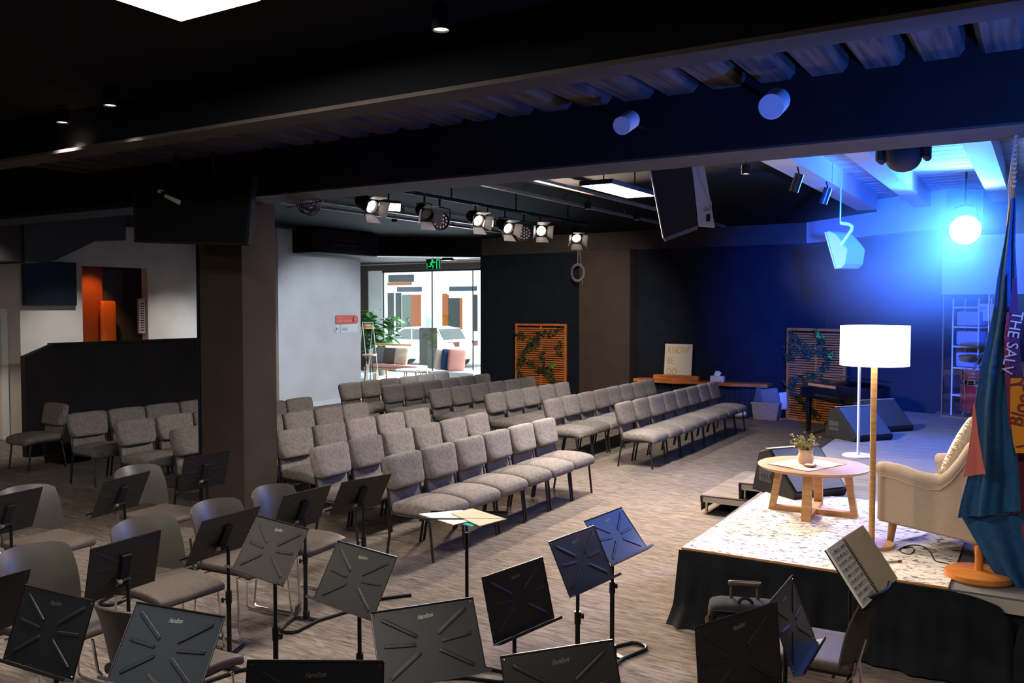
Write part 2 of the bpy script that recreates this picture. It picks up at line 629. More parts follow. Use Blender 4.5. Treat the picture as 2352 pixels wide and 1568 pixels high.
# ------------------------------------------------------------------ the street outside
slab('street_ground', (-60, 23.3, -0.3), (20, 60, -0.12), mat('asphalt', (0.16, 0.16, 0.16), 0.9))
slab('street_pavement', (-60, 23.1, -0.12), (20, 25.6, -0.02), mat('paving', (0.5, 0.48, 0.45), 0.8))
slab('street_pavement_far', (-60, 36.0, -0.12), (20, 38.1, -0.02), mat('paving_far', (0.5, 0.48, 0.45), 0.8))
FY = 38.0
fac = nb()
box(fac, (-60, FY, 0), (10, FY + 0.5, 9))
house = struct('street_facade', fac, mat('facade_render', (0.78, 0.74, 0.68), 0.8))
dk = mat('shop_glass_dark', (0.010, 0.014, 0.016), 0.9, spec=0.05)
M['cedar_out'] = mat('shop_timber', (0.13, 0.035, 0.006), 0.9, spec=0.05)
M['awning'] = mat('awning_blue', (0.016, 0.025, 0.038), 0.9, spec=0.05)
def shopwin(x0, y0, x1, y1, m='dk'):
    p, q = onY(x0, y1, FY - 0.03), onY(x1, y0, FY - 0.03)
    bm = nb()
    box(bm, (p.x, FY - 0.05, max(p.z, 0.05)), (q.x, FY + 0.02, q.z))
    return obj('shop_window' if m is dk else 'shop_panel', bm, m, house)
shopwin(891, 672, 904, 768, dk)
shopwin(909, 672, 921, 768, dk)
shopwin(924, 676, 944, 768, mat('shop_glass_pale', (0.05, 0.066, 0.06), 0.9, spec=0.05))
shopwin(946, 676, 966, 768, 'cedar_out')
shopwin(892, 630, 950, 648, dk)
shopwin(890, 648, 945, 655, 'cedar_out')
shopwin(912, 658, 968, 670, 'awning')
shopwin(1016, 674, 1026, 760, 'cedar_out')
shopwin(1030, 684, 1056, 760, dk)
shopwin(1026, 676, 1030, 760, 'cedar_out')
shopwin(1056, 684, 1061, 760, 'cedar_out')
shopwin(1032, 657, 1095, 668, 'awning')
shopwin(1086, 676, 1096, 760, dk)
# white round pillar on the pavement, grey plinth
pc = onY(985, 850, 25.0)
t = thing('street_pillar', 'white round pillar on a square grey plinth outside the glass', 'pillar', (pc.x, 25.0, -0.02))
bm = nb()
lathe(bm, [(0, 1.45), (0.30, 1.45), (0.30, 3.9), (0, 3.9)], 24, (.08, 0, 0))
obj('shaft', bm, 'white', t, smooth=True)
bm = nb()
box(bm, (-0.20, -0.30, 0), (0.16, 0.30, 1.45), bev=0.01)
obj('plinth', bm, mat('plinth_grey', (0.055, 0.052, 0.042), 0.9, spec=0.1), t)


def car(loc, rotz, label, flip=False):
    t = thing('car', label, 'car', loc, rotz)
    white = mat('car_paint', (0.85, 0.85, 0.85), 0.25)
    dark = mat('car_glass', (0.06, 0.075, 0.08), 0.3, spec=0.2)
    side = [(-2.1, 0.32), (-2.12, 0.75), (-1.95, 0.98), (-1.5, 1.02), (-1.25, 1.46), (-0.6, 1.54), (0.3, 1.52), (1.15, 1.05), (1.9, 0.92), (2.1, 0.72), (2.1, 0.30)]
    bm = nb()
    prism(bm, side, -0.86, 0.86, 'xz')
    bmesh.ops.bevel(bm, geom=bm.edges[:], offset=0.05, segments=2, affect='EDGES')
    obj('body', bm, white, t, smooth=True)
    bm = nb()
    for s in (-1, 1):
        prism(bm, [(-1.32, 1.05), (-1.08, 1.42), (-0.15, 1.46), (-0.15, 1.05)], s * 0.86, s * 0.875, 'xz')
        prism(bm, [(-0.08, 1.05), (-0.08, 1.46), (0.28, 1.45), (0.95, 1.05)], s * 0.86, s * 0.875, 'xz')
    prism(bm, [(-1.52, 1.04), (-1.26, 1.44), (-1.29, 1.46), (-1.55, 1.06)], -0.7, 0.7, 'xz')
    prism(bm, [(0.34, 1.50), (1.13, 1.06), (1.16, 1.08), (0.37, 1.52)], -0.7, 0.7, 'xz')
    obj('window_glass', bm, dark, t)
    for x in (-1.32, 1.32):
        for s in (-1, 1):
            bm = nb()
            lathe(bm, [(0, -0.1), (0.32, -0.1), (0.34, -0.06), (0.34, 0.06), (0.32, 0.1), (0, 0.1)], 20, mtx=T(x, s * 0.80, 0.34) @ Matrix.Rotation(PI / 2, 4, 'X'))
            wh = obj('wheel', bm, 'rubber', t, smooth=True)
            bm = nb()
            lathe(bm, [(0, -0.105), (0.2, -0.105), (0.2, 0.105), (0, 0.105)], 16, mtx=T(x, s * 0.80, 0.34) @ Matrix.Rotation(PI / 2, 4, 'X'))
            obj('hubcap', bm, 'alu', wh, smooth=True)
    for s in (-1, 1):
        bm = nb()
        box(bm, (-2.10, s * 0.62 - 0.14, 0.80), (-1.97, s * 0.62 + 0.14, 1.0), bev=0.02)
        obj('tail_light', bm, mat('tail_red', (0.12, 0.012, 0.006), 0.4), t)
        bm = nb()
        box(bm, (0.82, s * 0.90 - 0.08, 1.03), (0.98, s * 0.90 + 0.1, 1.17), bev=0.03)
        obj('door_mirror', bm, white, t)
    return t


cp = onZ(968, 846, -0.12)
car((cp.x - 1.0, 27.3, -0.12), PI, 'white car seen side-on through the glass, behind the settle')
cp = onY(1085, 800, 28.4)
car((cp.x + 2.2, 29.8, -0.12), 0.0, 'white car with red tail light, parked beside the black wall edge')
# passer-by, mostly hidden by the car
pp = onY(937, 735, 32.0)
t = thing('person', 'person with dark hair walking past on the street behind the car', 'person', (pp.x, 32.0, -0.12))
bm = nb()
vs = {}
J = [((0, 0, 0.95), .15), ((0, 0, 1.15), .14), ((0, 0, 1.38), .16), ((0, 0, 1.50), .06), ((0.02, 0, 1.58), .085), ((0.02, 0, 1.70), .09),
     ((0.0, 0.19, 1.40), .065), ((0.0, 0.24, 1.12), .045), ((0.08, 0.23, 0.88), .035), ((0.0, -0.19, 1.40), .065), ((0.0, -0.24, 1.12), .045), ((0.08, -0.23, 0.88), .035),
     ((0.10, 0.09, 0.5), .07), ((0.20, 0.09, 0.06), .045), ((0.33, 0.09, 0.03), .04), ((-0.05, -0.09, 0.5), .07), ((-0.22, -0.09, 0.08), .045), ((-0.10, -0.09, 0.03), .04)]
E2 = [(0, 1), (1, 2), (2, 3), (3, 4), (4, 5), (2, 6), (6, 7), (7, 8), (2, 9), (9, 10), (10, 11), (0, 12), (12, 13), (13, 14), (0, 15), (15, 16), (16, 17)]
me = bpy.data.meshes.new('body')
me.from_pydata([j[0] for j in J], E2, [])
bo = bpy.data.objects.new('body', me)
C.objects.link(bo)
bo.parent = t
bo.modifiers.new('skin', 'SKIN')
for i, j in enumerate(J):
    me.skin_vertices[0].data[i].radius = (j[1], j[1])
me.skin_vertices[0].data[0].use_root = True
sb = bo.modifiers.new('sub', 'SUBSURF')
sb.levels = sb.render_levels = 2
me.materials.append(mat('street_clothes', (0.02, 0.03, 0.035), 0.9))
bm = nb()
cushion(bm, (0.2, 0.2, 0.2), 0.095, 6, T(0.0, 0, 1.74))
obj('hair', bm, mat('dark_hair', (0.008, 0.004, 0.003), 0.8), t, smooth=True)
bm = nb()
cushion(bm, (0.12, 0.15, 0.19), 0.06, 6, T(0.075, 0, 1.66))
box(bm, (0.13, -0.015, 1.635), (0.155, 0.015, 1.675))
obj('face', bm, mat('skin', (0.12, 0.07, 0.045), 0.8), t, smooth=True)
# ------------------------------------------------------------------ the grey audience chairs (local: facing +X, width along Y)
def make_chair(name, label):
    t = thing(name, label, 'chair')
    bm = nb()

    def seat_fn(p, q):
        z = p.z + (0.028 * (1 - q.x * q.x) * (1 - q.y * q.y) if q.z > 0 else 0)
        k = max(0.0, q.x)
        return Vector((p.x, p.y * (1 - 0.04 * max(0, -q.x)), z - 0.030 * k ** 3))
    cushion(bm, (0.50, 0.535, 0.105), 0.045, 10, T(0.295, 0, 0.415), seat_fn)
    obj('seat', bm, 'fabric', t, smooth=True)
    tilt = Matrix.Rotation(R(-9), 4, 'Y')

    def back_fn(p, q):
        wz = 1.0 - 0.13 * max(0.0, (-q.z + 0.25) / 1.25) ** 1.4
        bulge = 0.034 * (1 - q.y ** 4) * (0.55 - 0.45 * q.z) if q.x > 0 else 0
        return Vector((p.x + bulge + (0.018 * max(0, -q.z) if q.x > 0 else 0), p.y * wz, p.z - 0.012 * q.y ** 4 * max(0, q.z)))
    bm = nb()
    cushion(bm, (0.085, 0.53, 0.305), 0.040, 10, T(-0.006, 0, 0.708) @ tilt, back_fn)
    obj('backrest', bm, 'fabric', t, smooth=True)
    bm = nb()
    cushion(bm, (0.035, 0.44, 0.20), 0.016, 6, T(0.006, 0, 0.52) @ Matrix.Rotation(R(-11), 4, 'Y'))
    obj('lower_back', bm, 'fabric', t, smooth=True)
    for s in (-1, 1):
        bm = nb()
        y = s * 0.243
        tube(bm, [(0.40, y * 0.94, 0.372), (0.445, y, 0.362), (0.462, y, 0.335), (0.50, y, 0.0)], 0.0125, 8)
        obj('leg', bm, 'leg_metal', t, smooth=True)
        bm = nb()
        tube(bm, [(0.10, y * 0.94, 0.372), (0.07, y, 0.362), (0.055, y, 0.335), (0.0, y, 0.0)], 0.0125, 8)
        obj('leg', bm, 'leg_metal', t, smooth=True)
    bm = nb()
    for s in (-1, 1):
        y = s * 0.236
        tube(bm, [(0.42, y, 0.360), (0.10, y, 0.360)], 0.011, 8)
        tube(bm, [(0.12, y, 0.360), (0.055, y, 0.37), (0.035, y, 0.41), (-0.005, y * 0.97, 0.60), (-0.03, y * 0.94, 0.74)], 0.011, 8)
    tube(bm, [(0.36, -0.236, 0.36), (0.36, 0.236, 0.36)], 0.009, 6)
    tube(bm, [(0.13, -0.236, 0.36), (0.13, 0.236, 0.36)], 0.009, 6)
    obj('frame', bm, 'leg_metal', t, smooth=True)
    return t


ROWN = ['front', 'second', 'third', 'fourth', 'fifth', 'back']
chair0 = make_chair('church_chair', 'x')
state = {'used': False}


def place_chair(x, y, rz, label, group):
    if not state['used']:
        state['used'] = True
        chair0.location = (x, y, 0)
        chair0.rotation_euler = (0, 0, rz)
        chair0['label'] = label
        if group:
            chair0['group'] = group
        return chair0
    return dup(chair0, (x, y, 0), rz, label, group)


PITCH = 0.545
# rear-foot line X at the row's start, Y of the start edge, number of chairs, yaw in degrees
LEFT = [(-4.89, 5.86, 6, 1.6), (-5.80, 5.90, 6, 3.2), (-6.86, 6.46, 5, 1.0), (-7.95, 6.00, 6, 1.3), (-9.08, 6.10, 6, 1.6), (-10.22, 6.22, 6, 0.3)]
RIGHT = [(-4.93, 10.80, 8, 0.5), (-5.98, 10.66, 8, 1.9), (-7.14, 10.92, 5, 1.0), (-8.27, 11.02, 6, -0.8), (-9.39, 11.22, 6, -0.3), (-10.29, 11.14, 6, 0.6)]
for blk, rows in (('near', LEFT), ('far', RIGHT)):
    for ri, (x, y, n, deg) in enumerate(rows):
        u = Vector((-math.sin(R(deg)), math.cos(R(deg))))
        for k in range(n):
            c = Vector((x, y)) + u * PITCH * (k + 0.5) + Vector((random.uniform(-.012, .012), 0))
            if blk == 'near':
                j = n - k
                who = 'aisle-end chair' if j == 1 else '%s chair from the aisle' % ORD[j - 1]
                lab = 'grey padded %s, %s row of the block around the dark column' % (who, ROWN[ri])
            else:
                j = k + 1
                who = 'aisle-end chair' if j == 1 else '%s chair from the aisle' % ORD[j - 1]
                lab = 'grey padded %s, %s row of the block before the slatted screens' % (who, ROWN[ri])
            place_chair(c.x, c.y, R(deg + random.uniform(-1.2, 1.2)), lab, 'grey audience chairs in rows')
place_chair(-11.55, 6.86, R(-92), 'grey padded chair standing alone, turned sideways by the dark partition', None)

# ------------------------------------------------------------------ brown plastic orchestra chairs (local: facing +X)
def make_shell(name, label):
    t = thing(name, label, 'chair')
    bm = nb()
    rows = []
    nz, ny = 9, 15
    for i in range(nz):
        v = i / (nz - 1)
        row = []
        for k in range(ny):
            s = -1 + 2 * k / (ny - 1)
            half = 0.222 + 0.012 * math.sin(PI * v)
            z0 = 0.45 + 0.06 * (1 - s * s)
            z1 = 0.83 - 0.016 * s * s - 0.022 * abs(s) ** 10
            z = z0 + (z1 - z0) * v
            x = -0.035 - 0.105 * v + 0.13 * v * v * 0.5 + 0.115 * (s * s) * (0.45 + 0.55 * v)
            x = -0.005 - 0.05 * v - 0.045 * v ** 3 + 0.105 * s * s
            row.append((x, s * half * 1.02, z))
        rows.append(row)
    sheet(bm, rows, 0.010)
    obj('backrest', bm, 'plastic', t, smooth=True)
    bm = nb()

    def pf(p, q):
        return Vector((p.x, p.y, p.z - 0.03 * max(0, q.x) ** 3 + (0.008 * (q.y * q.y) if q.z > 0 else 0)))
    cushion(bm, (0.46, 0.46, 0.045), 0.02, 8, T(0.27, 0, 0.452), pf)
    obj('seat', bm, 'pad', t, smooth=True)
    bm = nb()
    box(bm, (0.06, -0.21, 0.415), (0.46, 0.21, 0.430), bev=0.006)
    obj('seat_shell', bm, 'plastic', t)
    for s in (-1, 1):
        bm = nb()
        y = s * 0.235
        tube(bm, [(-0.02, s * 0.215, 0.62), (0.02, y, 0.45), (0.06, y, 0.40), (0.03, y + s * .015, 0.03), (0.05, y + s * .02, 0.010), (0.42, y + s * .02, 0.010), (0.445, y + s * .015, 0.03), (0.41, y, 0.40)], 0.0075, 7)
        obj('leg', bm, 'chrome', t, smooth=True)
    bm = nb()
    tube(bm, [(0.12, -0.235, 0.405), (0.12, 0.235, 0.405)], 0.008, 6)
    tube(bm, [(0.40, -0.235, 0.405), (0.40, 0.235, 0.405)], 0.008, 6)
    obj('crossbar', bm, 'chrome', t, smooth=True)
    return t


SH = [(-6.46, 3.60, 2, 'brown shell chair farthest along the outer arc, cut by the picture edge'),
      (-6.50, 4.57, 4, 'brown shell chair behind the dark stand in front of the lone padded chairs'),
      (-4.80, 2.70, 3, 'brown shell chair nearest the camera behind the lowest dark stand, back cut by picture edge'),
      (-4.84, 3.44, -2, 'brown shell chair with its whole brown seat showing beside the ribbed champagne stand'),
      (-4.86, 4.02, 5, 'brown shell chair directly in front of the dark column foot'),
      (-4.90, 4.58, 6, 'brown shell chair between the dark column and the front padded row'),
      (-3.55, 2.42, 92, 'brown shell chair wedged between the two big ribbed stands'),
      (-2.62, 2.05, 95, 'brown shell chair whose back rim peeks over the bottom edge by the champagne stand'),
      (-0.72, 4.50, 183, 'grey-brown shell chair with curled back rim against the stage skirt'),
      (-0.08, 3.42, 172, 'shell chair at the very bottom by the picture corner under the flag'),
      (-1.02, 2.78, 165, 'shell chair only showing its back rim beside the suitcase stand')]
s0 = make_shell('shell_chair', SH[0][3])
s0.location = (SH[0][0], SH[0][1], 0)
s0.rotation_euler = (0, 0, R(SH[0][2]))
s0['group'] = 'orchestra shell chairs'
for x, y, a, lab in SH[1:]:
    dup(s0, (x, y, 0), R(a), lab, 'orchestra shell chairs')

# ------------------------------------------------------------------ music stands (local: desk along X, music side towards -Y, top leaning to +Y)
SW, SHH = 0.45, 0.305
logo_mesh = None


def make_stand():
    global logo_mesh
    t = thing('music_stand', 'x', 'music stand')
    W, H = SW / 2, SHH / 2
    bm = nb()
    box(bm, (-W, -0.0012, -H), (W, 0.0012, H), bev=0.0)
    for (ax, az, bx, bz) in ((-.185, .118, -.045, .03), (.185, .118, .045, .03), (-.19, .012, -.055, .0), (.19, .012, .055, .0), (-.18, -.118, -.04, -.032), (.18, -.118, .04, -.032)):
        L = math.hypot(bx - ax, bz - az)
        m4 = T((ax + bx) / 2, -0.0012, (az + bz) / 2) @ Matrix.Rotation(-math.atan2(bz - az, bx - ax), 4, 'Y')
        cushion(bm, (L, 0.007, 0.0185), 0.0034, 6, m4)
    d = obj('desk', bm, 'desk', t, smooth=True)
    # rolled rim along the top and folded sides
    bm = nb()
    tube(bm, [(-W, -0.001, H), (W, -0.001, H)], 0.0045, 8)
    for s in (-1, 1):
        tube(bm, [(s * W, -0.001, H), (s * W, -0.001, -H)], 0.0028, 6)
    obj('rim', bm, mat('rim_edge', (0.05, 0.043, 0.04), 0.28, 0.8), d, smooth=True)
    lo = lettering('logo', 'Hamilton', 0.027, 'logo', d, (0, -0.0016, 0.108), (PI / 2, R(-4), 0), 0.0006, 0.45, sx=0.68)
    bm = nb()
    box(bm, (-W - 0.008, -0.048, -H - 0.0035), (W + 0.008, 0.0, -H - 0.001))
    box(bm, (-W - 0.008, -0.050, -H - 0.0035), (W + 0.008, -0.047, -H + 0.010))
    obj('shelf', bm, 'desk', d)
    bm = nb()
    box(bm, (-0.028, 0.0012, -0.11), (0.028, 0.020, 0.07), bev=0.004)
    tube(bm, [(-0.03, 0.026, -0.075), (0.03, 0.026, -0.075)], 0.011, 10)
    obj('bracket', bm, 'black', d)
    bm = nb()
    tube(bm, [(0.028, 0.026, -0.075), (0.052, 0.026, -0.075)], 0.013, 10)
    box(bm, (0.052, 0.021, -0.095), (0.058, 0.031, -0.055))
    obj('tilt_knob', bm, mat('knob_metal', (0.45, 0.36, 0.24), 0.3, 0.9), d)
    for x in (-W + 0.012, W - 0.012):
        for z in (-H + 0.012, H - 0.012):
            bm = nb()
            lathe(bm, [(0, 0.002), (0.003, 0.0015), (0.004, 0)], 8, mtx=T(x, -0.001, z) @ Matrix.Rotation(PI / 2, 4, 'X'))
            obj('rivet', bm, 'chrome', d)
    bm = nb()
    tube(bm, [(0, 0.03, 0), (0, 0.03, 1.0)], 0.0105, 10)
    obj('upper_tube', bm, 'black_metal', t, smooth=True)
    bm = nb()
    tube(bm, [(0, 0.03, 0.03), (0, 0.03, 0.42)], 0.0145, 10)
    tube(bm, [(0, 0.03, 0.40), (0, 0.03, 0.47)], 0.019, 10)
    obj('lower_tube', bm, 'black_metal', t, smooth=True)
    bm = nb()
    tube(bm, [(0.0, 0.03, 0.43), (0.045, 0.03, 0.43)], 0.005, 6)
    box(bm, (0.043, 0.02, 0.415), (0.052, 0.04, 0.445), bev=0.003)
    obj('height_knob', bm, 'black', t)
    bm = nb()
    tube(bm, [(-0.27, 0.25, 0.012), (0.0, 0.12, 0.012)] + [(0.20 + 0.06 * math.cos(a), 0.03 + 0.07 * math.sin(a), 0.012) for a in (R(70), R(35), 0, R(-35), R(-70))] + [(0.0, -0.06, 0.012), (-0.27, -0.19, 0.012)], 0.0115, 8)
    box(bm, (-0.02, -0.055, 0.012), (0.02, 0.115, 0.020))
    box(bm, (-0.018, 0.012, 0.012), (0.018, 0.048, 0.07), bev=0.003)
    obj('base', bm, 'black_metal', t, smooth=True)
    return t


def pose_stand(t, x, y, z, psi, tau, base_rot=0.0):
    t.location = (x, y, 0)
    t.rotation_euler = (0, 0, R(psi))
    for c in t.children:
        n = c.name.split('.')[0]
        if n == 'desk':
            c.location = (0, 0, z)
            c.rotation_euler = (-R(tau), 0, 0)
        elif n == 'upper_tube':
            c.location = (0, 0, 0.42)
            c.scale = (1, 1, max(0.1, z - 0.07 - 0.42))
        elif n == 'base':
            c.rotation_euler = (0, 0, R(base_rot))
    return t


def SP(x, y, z, k=0.9):
    return x * k, y * k, EYE - k * (EYE - z)


# fitted desk centre, desk yaw, backward tilt, label
ST = [
    (-3.866, 2.244, .69, 3.5, 19.7, 'near-black ribbed music stand at the bottom corner, beside the slate one'),
    (-3.244, 2.403, .68, 9.4, 31.1, 'slate-grey ribbed music stand, largest desk at the bottom, catching blue light'),
    (-3.851, 3.567, .75, -7.9, 32.2, 'champagne-sheened ribbed music stand, palest desk, before a shell chair'),
    (-3.161, 3.525, .70, -9.5, 30.2, 'dark grey ribbed music stand just behind the brown ribbed desk with glossy rim'),
    (-2.383, 3.16, .631, 56.2, 29.7, 'brown-sheened ribbed music stand, its shelf corner turned to the carpet'),
    (-2.394, 3.98, .596, 80.4, 14.4, 'almost black upright music stand with a white glint on its shelf end'),
    (-2.41, 4.764, .609, 83.5, 26.9, 'navy-lit music stand partly covering the brighter blue one'),
    (-2.476, 5.414, .606, 85.0, 39.3, 'brightest blue-lit music stand, farthest along the carpet'),
    (-1.033, 3.46, .751, 67.2, 5, 'black upright music stand in front of the suitcase by the skirt'),
    (-1.035, 4.344, .612, 91.2, 20.7, 'dark music stand seen nearly edge-on with a blue patch, against the skirt'),
    (-0.837, 4.929, .757, 84.6, 34.9, 'music stand carrying an open spiral-bound score in front of the stage'),
    (-2.237, 2.273, .71, 30.6, 11.5, 'brown-black ribbed music stand whose rim just enters at the bottom, beside the slate one'),
    (-1.62, 3.05, .62, 52, 24, 'bronze-rimmed music stand at the bottom centre, only its logo half showing'),
    (-6.55, 4.447, .61, -79.5, 25.5, 'small dark stand seen from its back, before the outer shell chair'),
    (-4.746, 3.231, .599, -85.7, 11.6, 'dark stand back with brass knob, covering the full-seat shell chair'),
    (-4.63, 3.893, .657, -87.7, 27.9, 'dark stand back overlapping the champagne ribbed stand'),
    (-6.682, 5.4, .635, -92.3, 15.3, 'dark stand back standing before the dark column side'),
    (-4.836, 4.804, .62, -90.3, 24.5, 'dark stand back with loose page, before the near end of the second padded row'),
    (-4.792, 5.431, .626, -101.9, 31.4, 'dark stand back leaning before the first chair of the front padded row'),
    (-4.60, 2.30, .63, -87, 22, 'dark stand back lowest at the picture edge, before a cut-off shell chair'),
    (-6.62, 3.55, .62, -82, 22, 'dark stand of which only a corner enters at the picture edge'),
]
proto = make_stand()
for i, (x, y, z, psi, tau, lab) in enumerate(ST):
    px, py, pz = SP(x, y, z)
    if i == 0:
        o = proto
        o['label'] = lab
    else:
        o = dup(proto, (px, py, 0), 0, lab)
    o['group'] = 'orchestra music stands'
    pose_stand(o, px, py, pz, psi, tau, random.uniform(-25, 25))
    if i == 10:
        score_stand = (px, py, pz, psi, tau)
# conductor's stand: desk laid flat with folders on it
cz = 0.93
cpos = onZ(1073, 1192, cz)
o = dup(proto, (0, 0, 0), 0, 'music stand with its desk laid flat under papers and a teal folder', 'orchestra music stands')
pose_stand(o, cpos.x, cpos.y, cz, -150, 76, 160)


def flat(name, pts, z, th, m, label, cat):
    bm = nb()
    prism(bm, pts, z, z + th, 'xy')
    return tag(obj(name, bm, m), label, cat)


def zq(ps, z):
    return [tuple(onZ(x, y, z)[:2]) for x, y in ps]


tiltm = None
flat('sheet_music', zq([(962, 1181), (1062, 1172), (1080, 1197), (1043, 1206)], cz + .03), cz + .03, .004, 'paper', 'white sheets lying on the flat music stand beside the manila folder', 'sheet music')
flat('folder', zq([(1000, 1187), (1040, 1182), (1100, 1206), (1085, 1210)], cz + .022), cz + .022, .005, 'teal', 'teal folder under the white sheets on the flat music stand', 'folder')
flat('folder', zq([(1036, 1180), (1085, 1169), (1163, 1193), (1103, 1209)], cz + .036), cz + .036, .005, 'kraft', 'manila folder lying on the flat music stand', 'folder')

# spiral-bound score on its stand
px, py, pz, psi, tau = score_stand
root = thing('score_book', 'open spiral-bound score with printed pages resting on a music stand', 'book', (px, py, pz), R(psi))
tl = Matrix.Rotation(-R(tau), 4, 'X')
bm = nb()
cushion(bm, (0.235, 0.014, 0.30), 0.006, 6, tl @ T(-0.119, -0.014, 0.01))
pg = obj('page_block', bm, 'paper', root, smooth=True)
bm = nb()
for k in range(9):
    z = 0.13 - k * 0.030
    for q in range(5):
        box(bm, (-0.225, -0.0225, z - q * .0035), (-0.02, -0.0216, z - q * .0035 + .0008), tl)
    for q in range(14):
        x = -0.22 + random.random() * 0.19
        box(bm, (x, -0.0228, z - 0.012 + random.random() * .012), (x + .003, -0.0217, z + random.random() * .006), tl)
obj('printed_music', bm, mat('ink', (0.12, 0.10, 0.09), 0.8), pg)
bm = nb()
cushion(bm, (0.235, 0.020, 0.30), 0.008, 6, tl @ T(0.119, -0.030, 0.01) @ Matrix.Rotation(R(-14), 4, 'Z'))
obj('cover', bm, 'kraft', root, smooth=True)
bm = nb()
for k in range(30):
    z = -0.135 + k * 0.0097
    tube(bm, [tl @ Vector((0.011 * math.cos(a), -0.022 + 0.011 * math.sin(a), z)) for a in [i * PI / 4 for i in range(8)]], 0.0016, 4, closed=True)
obj('spiral_binding', bm, 'black_metal', root, smooth=True)
# ------------------------------------------------------------------ stage
SZ = 0.5
bm = nb()
prism(bm, [(-2.10, 5.73), (4.2, 5.73), (4.2, 16.4), (-1.45, 16.4), (-1.45, 15.0), (-2.30, 15.4), (-2.22, 11.0)], 0.0, SZ - 0.04, 'xy')
st = struct('floor_stage', bm, 'black')
bm = nb()
prism(bm, [(-2.12, 5.71), (4.2, 5.71), (4.2, 16.4), (-1.45, 16.4), (-1.45, 15.0), (-2.32, 15.4), (-2.24, 11.0)], SZ - 0.04, SZ, 'xy')
obj('carpet_top', bm, 'stage_carpet', st)
bm = nb()
box(bm, (-0.42, 5.70, SZ - 0.09), (4.2, 5.725, SZ - 0.012))
obj('edge_rail', bm, mat('edge_rail', (0.55, 0.50, 0.42), 0.4, 0.4), st)


def skirt(name, x0, x1, label, droop=None, seed=1):
    rnd = random.Random(seed)
    n = int((x1 - x0) / 0.012)
    ph = [rnd.uniform(0, 6) for _ in range(6)]
    rows = []
    for j in range(15):
        v = j / 14
        row = []
        for i in range(n + 1):
            x = x0 + (x1 - x0) * i / n
            f = 0.5 * math.sin(x * 31 + ph[0] + 0.8 * math.sin(x * 5)) + 0.3 * math.sin(x * 53 + ph[1]) + 0.4 * math.sin(x * 13 + ph[2])
            y = 5.685 - 0.022 * f * (0.25 + v) - 0.05 * v - 0.17 * max(0, v - 0.75) ** 1.3 * 4 * (0.7 + 0.3 * math.sin(x * 4 + ph[3])) * 1.0
            top = SZ - 0.005 - (droop(x) if droop else 0)
            z = top + (0.012 - top) * v
            xx = x + 0.02 * v * math.sin(x * 9 + ph[4])
            if i == 0:
                xx -= 0.03 * v
            row.append((xx, y, z))
        rows.append(row)
    bm = nb()
    sheet(bm, rows, 0.004)
    return tag(obj(name, bm, 'skirt', smooth=True), label, 'stage skirt')


skirt('stage_skirt', -2.13, -0.12, 'black pleated skirt hanging from the rug end of the stage', lambda x: 0.0 if x < -0.42 else 0.07 * ((x + 0.42) / .30) ** 1.5 + 0.15 * max(0, (x + .2) / .08) ** 2, 3)
skirt('stage_skirt', -0.10, 2.2, 'black pleated skirt hanging under the flag, with its corner sagging', lambda x: 0.14 * max(0, (0.06 - x) / .16) ** 1.5 + 0.02, 5)
# rug
M['rug'] = nmat('rug_pattern', (0.13, 0.115, 0.15), (0.74, 0.68, 0.60), (19, 34, 5), 0.95, 10, 0.37, 0.49, dist=0.9)
bm = nb()
box(bm, (-2.115, 5.705, SZ), (-0.46, 7.95, SZ + 0.010))
rug = tag(obj('rug', bm, 'rug'), 'cream rug with dark worn floral pattern on the stage edge', 'rug')
bm = nb()
box(bm, (-2.118, 5.700, SZ - 0.004), (-0.458, 5.706, SZ + 0.0105))
obj('binding', bm, mat('rug_binding', (0.50, 0.22, 0.07), 0.8), rug)
# steps up to the stage
t = thing('stage_steps', 'low carpeted steps with aluminium edges beside the stage', 'steps', (0, 0, 0))
for (x0, x1, y0, y1, z, nm) in ((-3.06, -2.55, 8.78, 10.35, 0.2, 'lower_tread'), (-2.66, -2.16, 8.80, 10.6, 0.37, 'upper_tread')):
    bm = nb()
    box(bm, (x0, y0, z - 0.018), (x1, y1, z), bev=0.004)
    tr = obj(nm, bm, nmat('step_carpet_' + nm, (0.10, 0.078, 0.065), (0.17, 0.135, 0.113), (3, 22, 8), 0.95, 5), t)
    bm = nb()
    box(bm, (x0 + 0.03, y0 + 0.002, z - 0.075), (x1, y0 + 0.03, z - 0.018))
    for q in (0.035, 0.055):
        box(bm, (x0 + 0.03, y0 - 0.003, z - q - 0.006), (x1, y0 + 0.004, z - q + 0.004))
    obj('edge_rail', bm, 'alu', tr)
    bm = nb()
    prism(bm, [(x0, z - 0.018), (x0 + 0.03, z - 0.018), (x0 + 0.035, z - 0.08), (x0 + 0.02, 0.04), (x0 + 0.012, 0.04)], y0, y1, 'xz')
    obj('side_cheek', bm, 'rubber', tr)
    for (lx, ly) in ((x0 + 0.06, y0 + 0.03), (x1 - 0.06, y0 + 0.03), (x0 + 0.06, y1 - 0.06), (x1 - 0.06, y1 - 0.06)):
        bm = nb()
        tube(bm, [(lx, ly, z - 0.07), (lx, ly, 0)], 0.018, 10)
        obj('leg', bm, 'alu', tr, smooth=True)

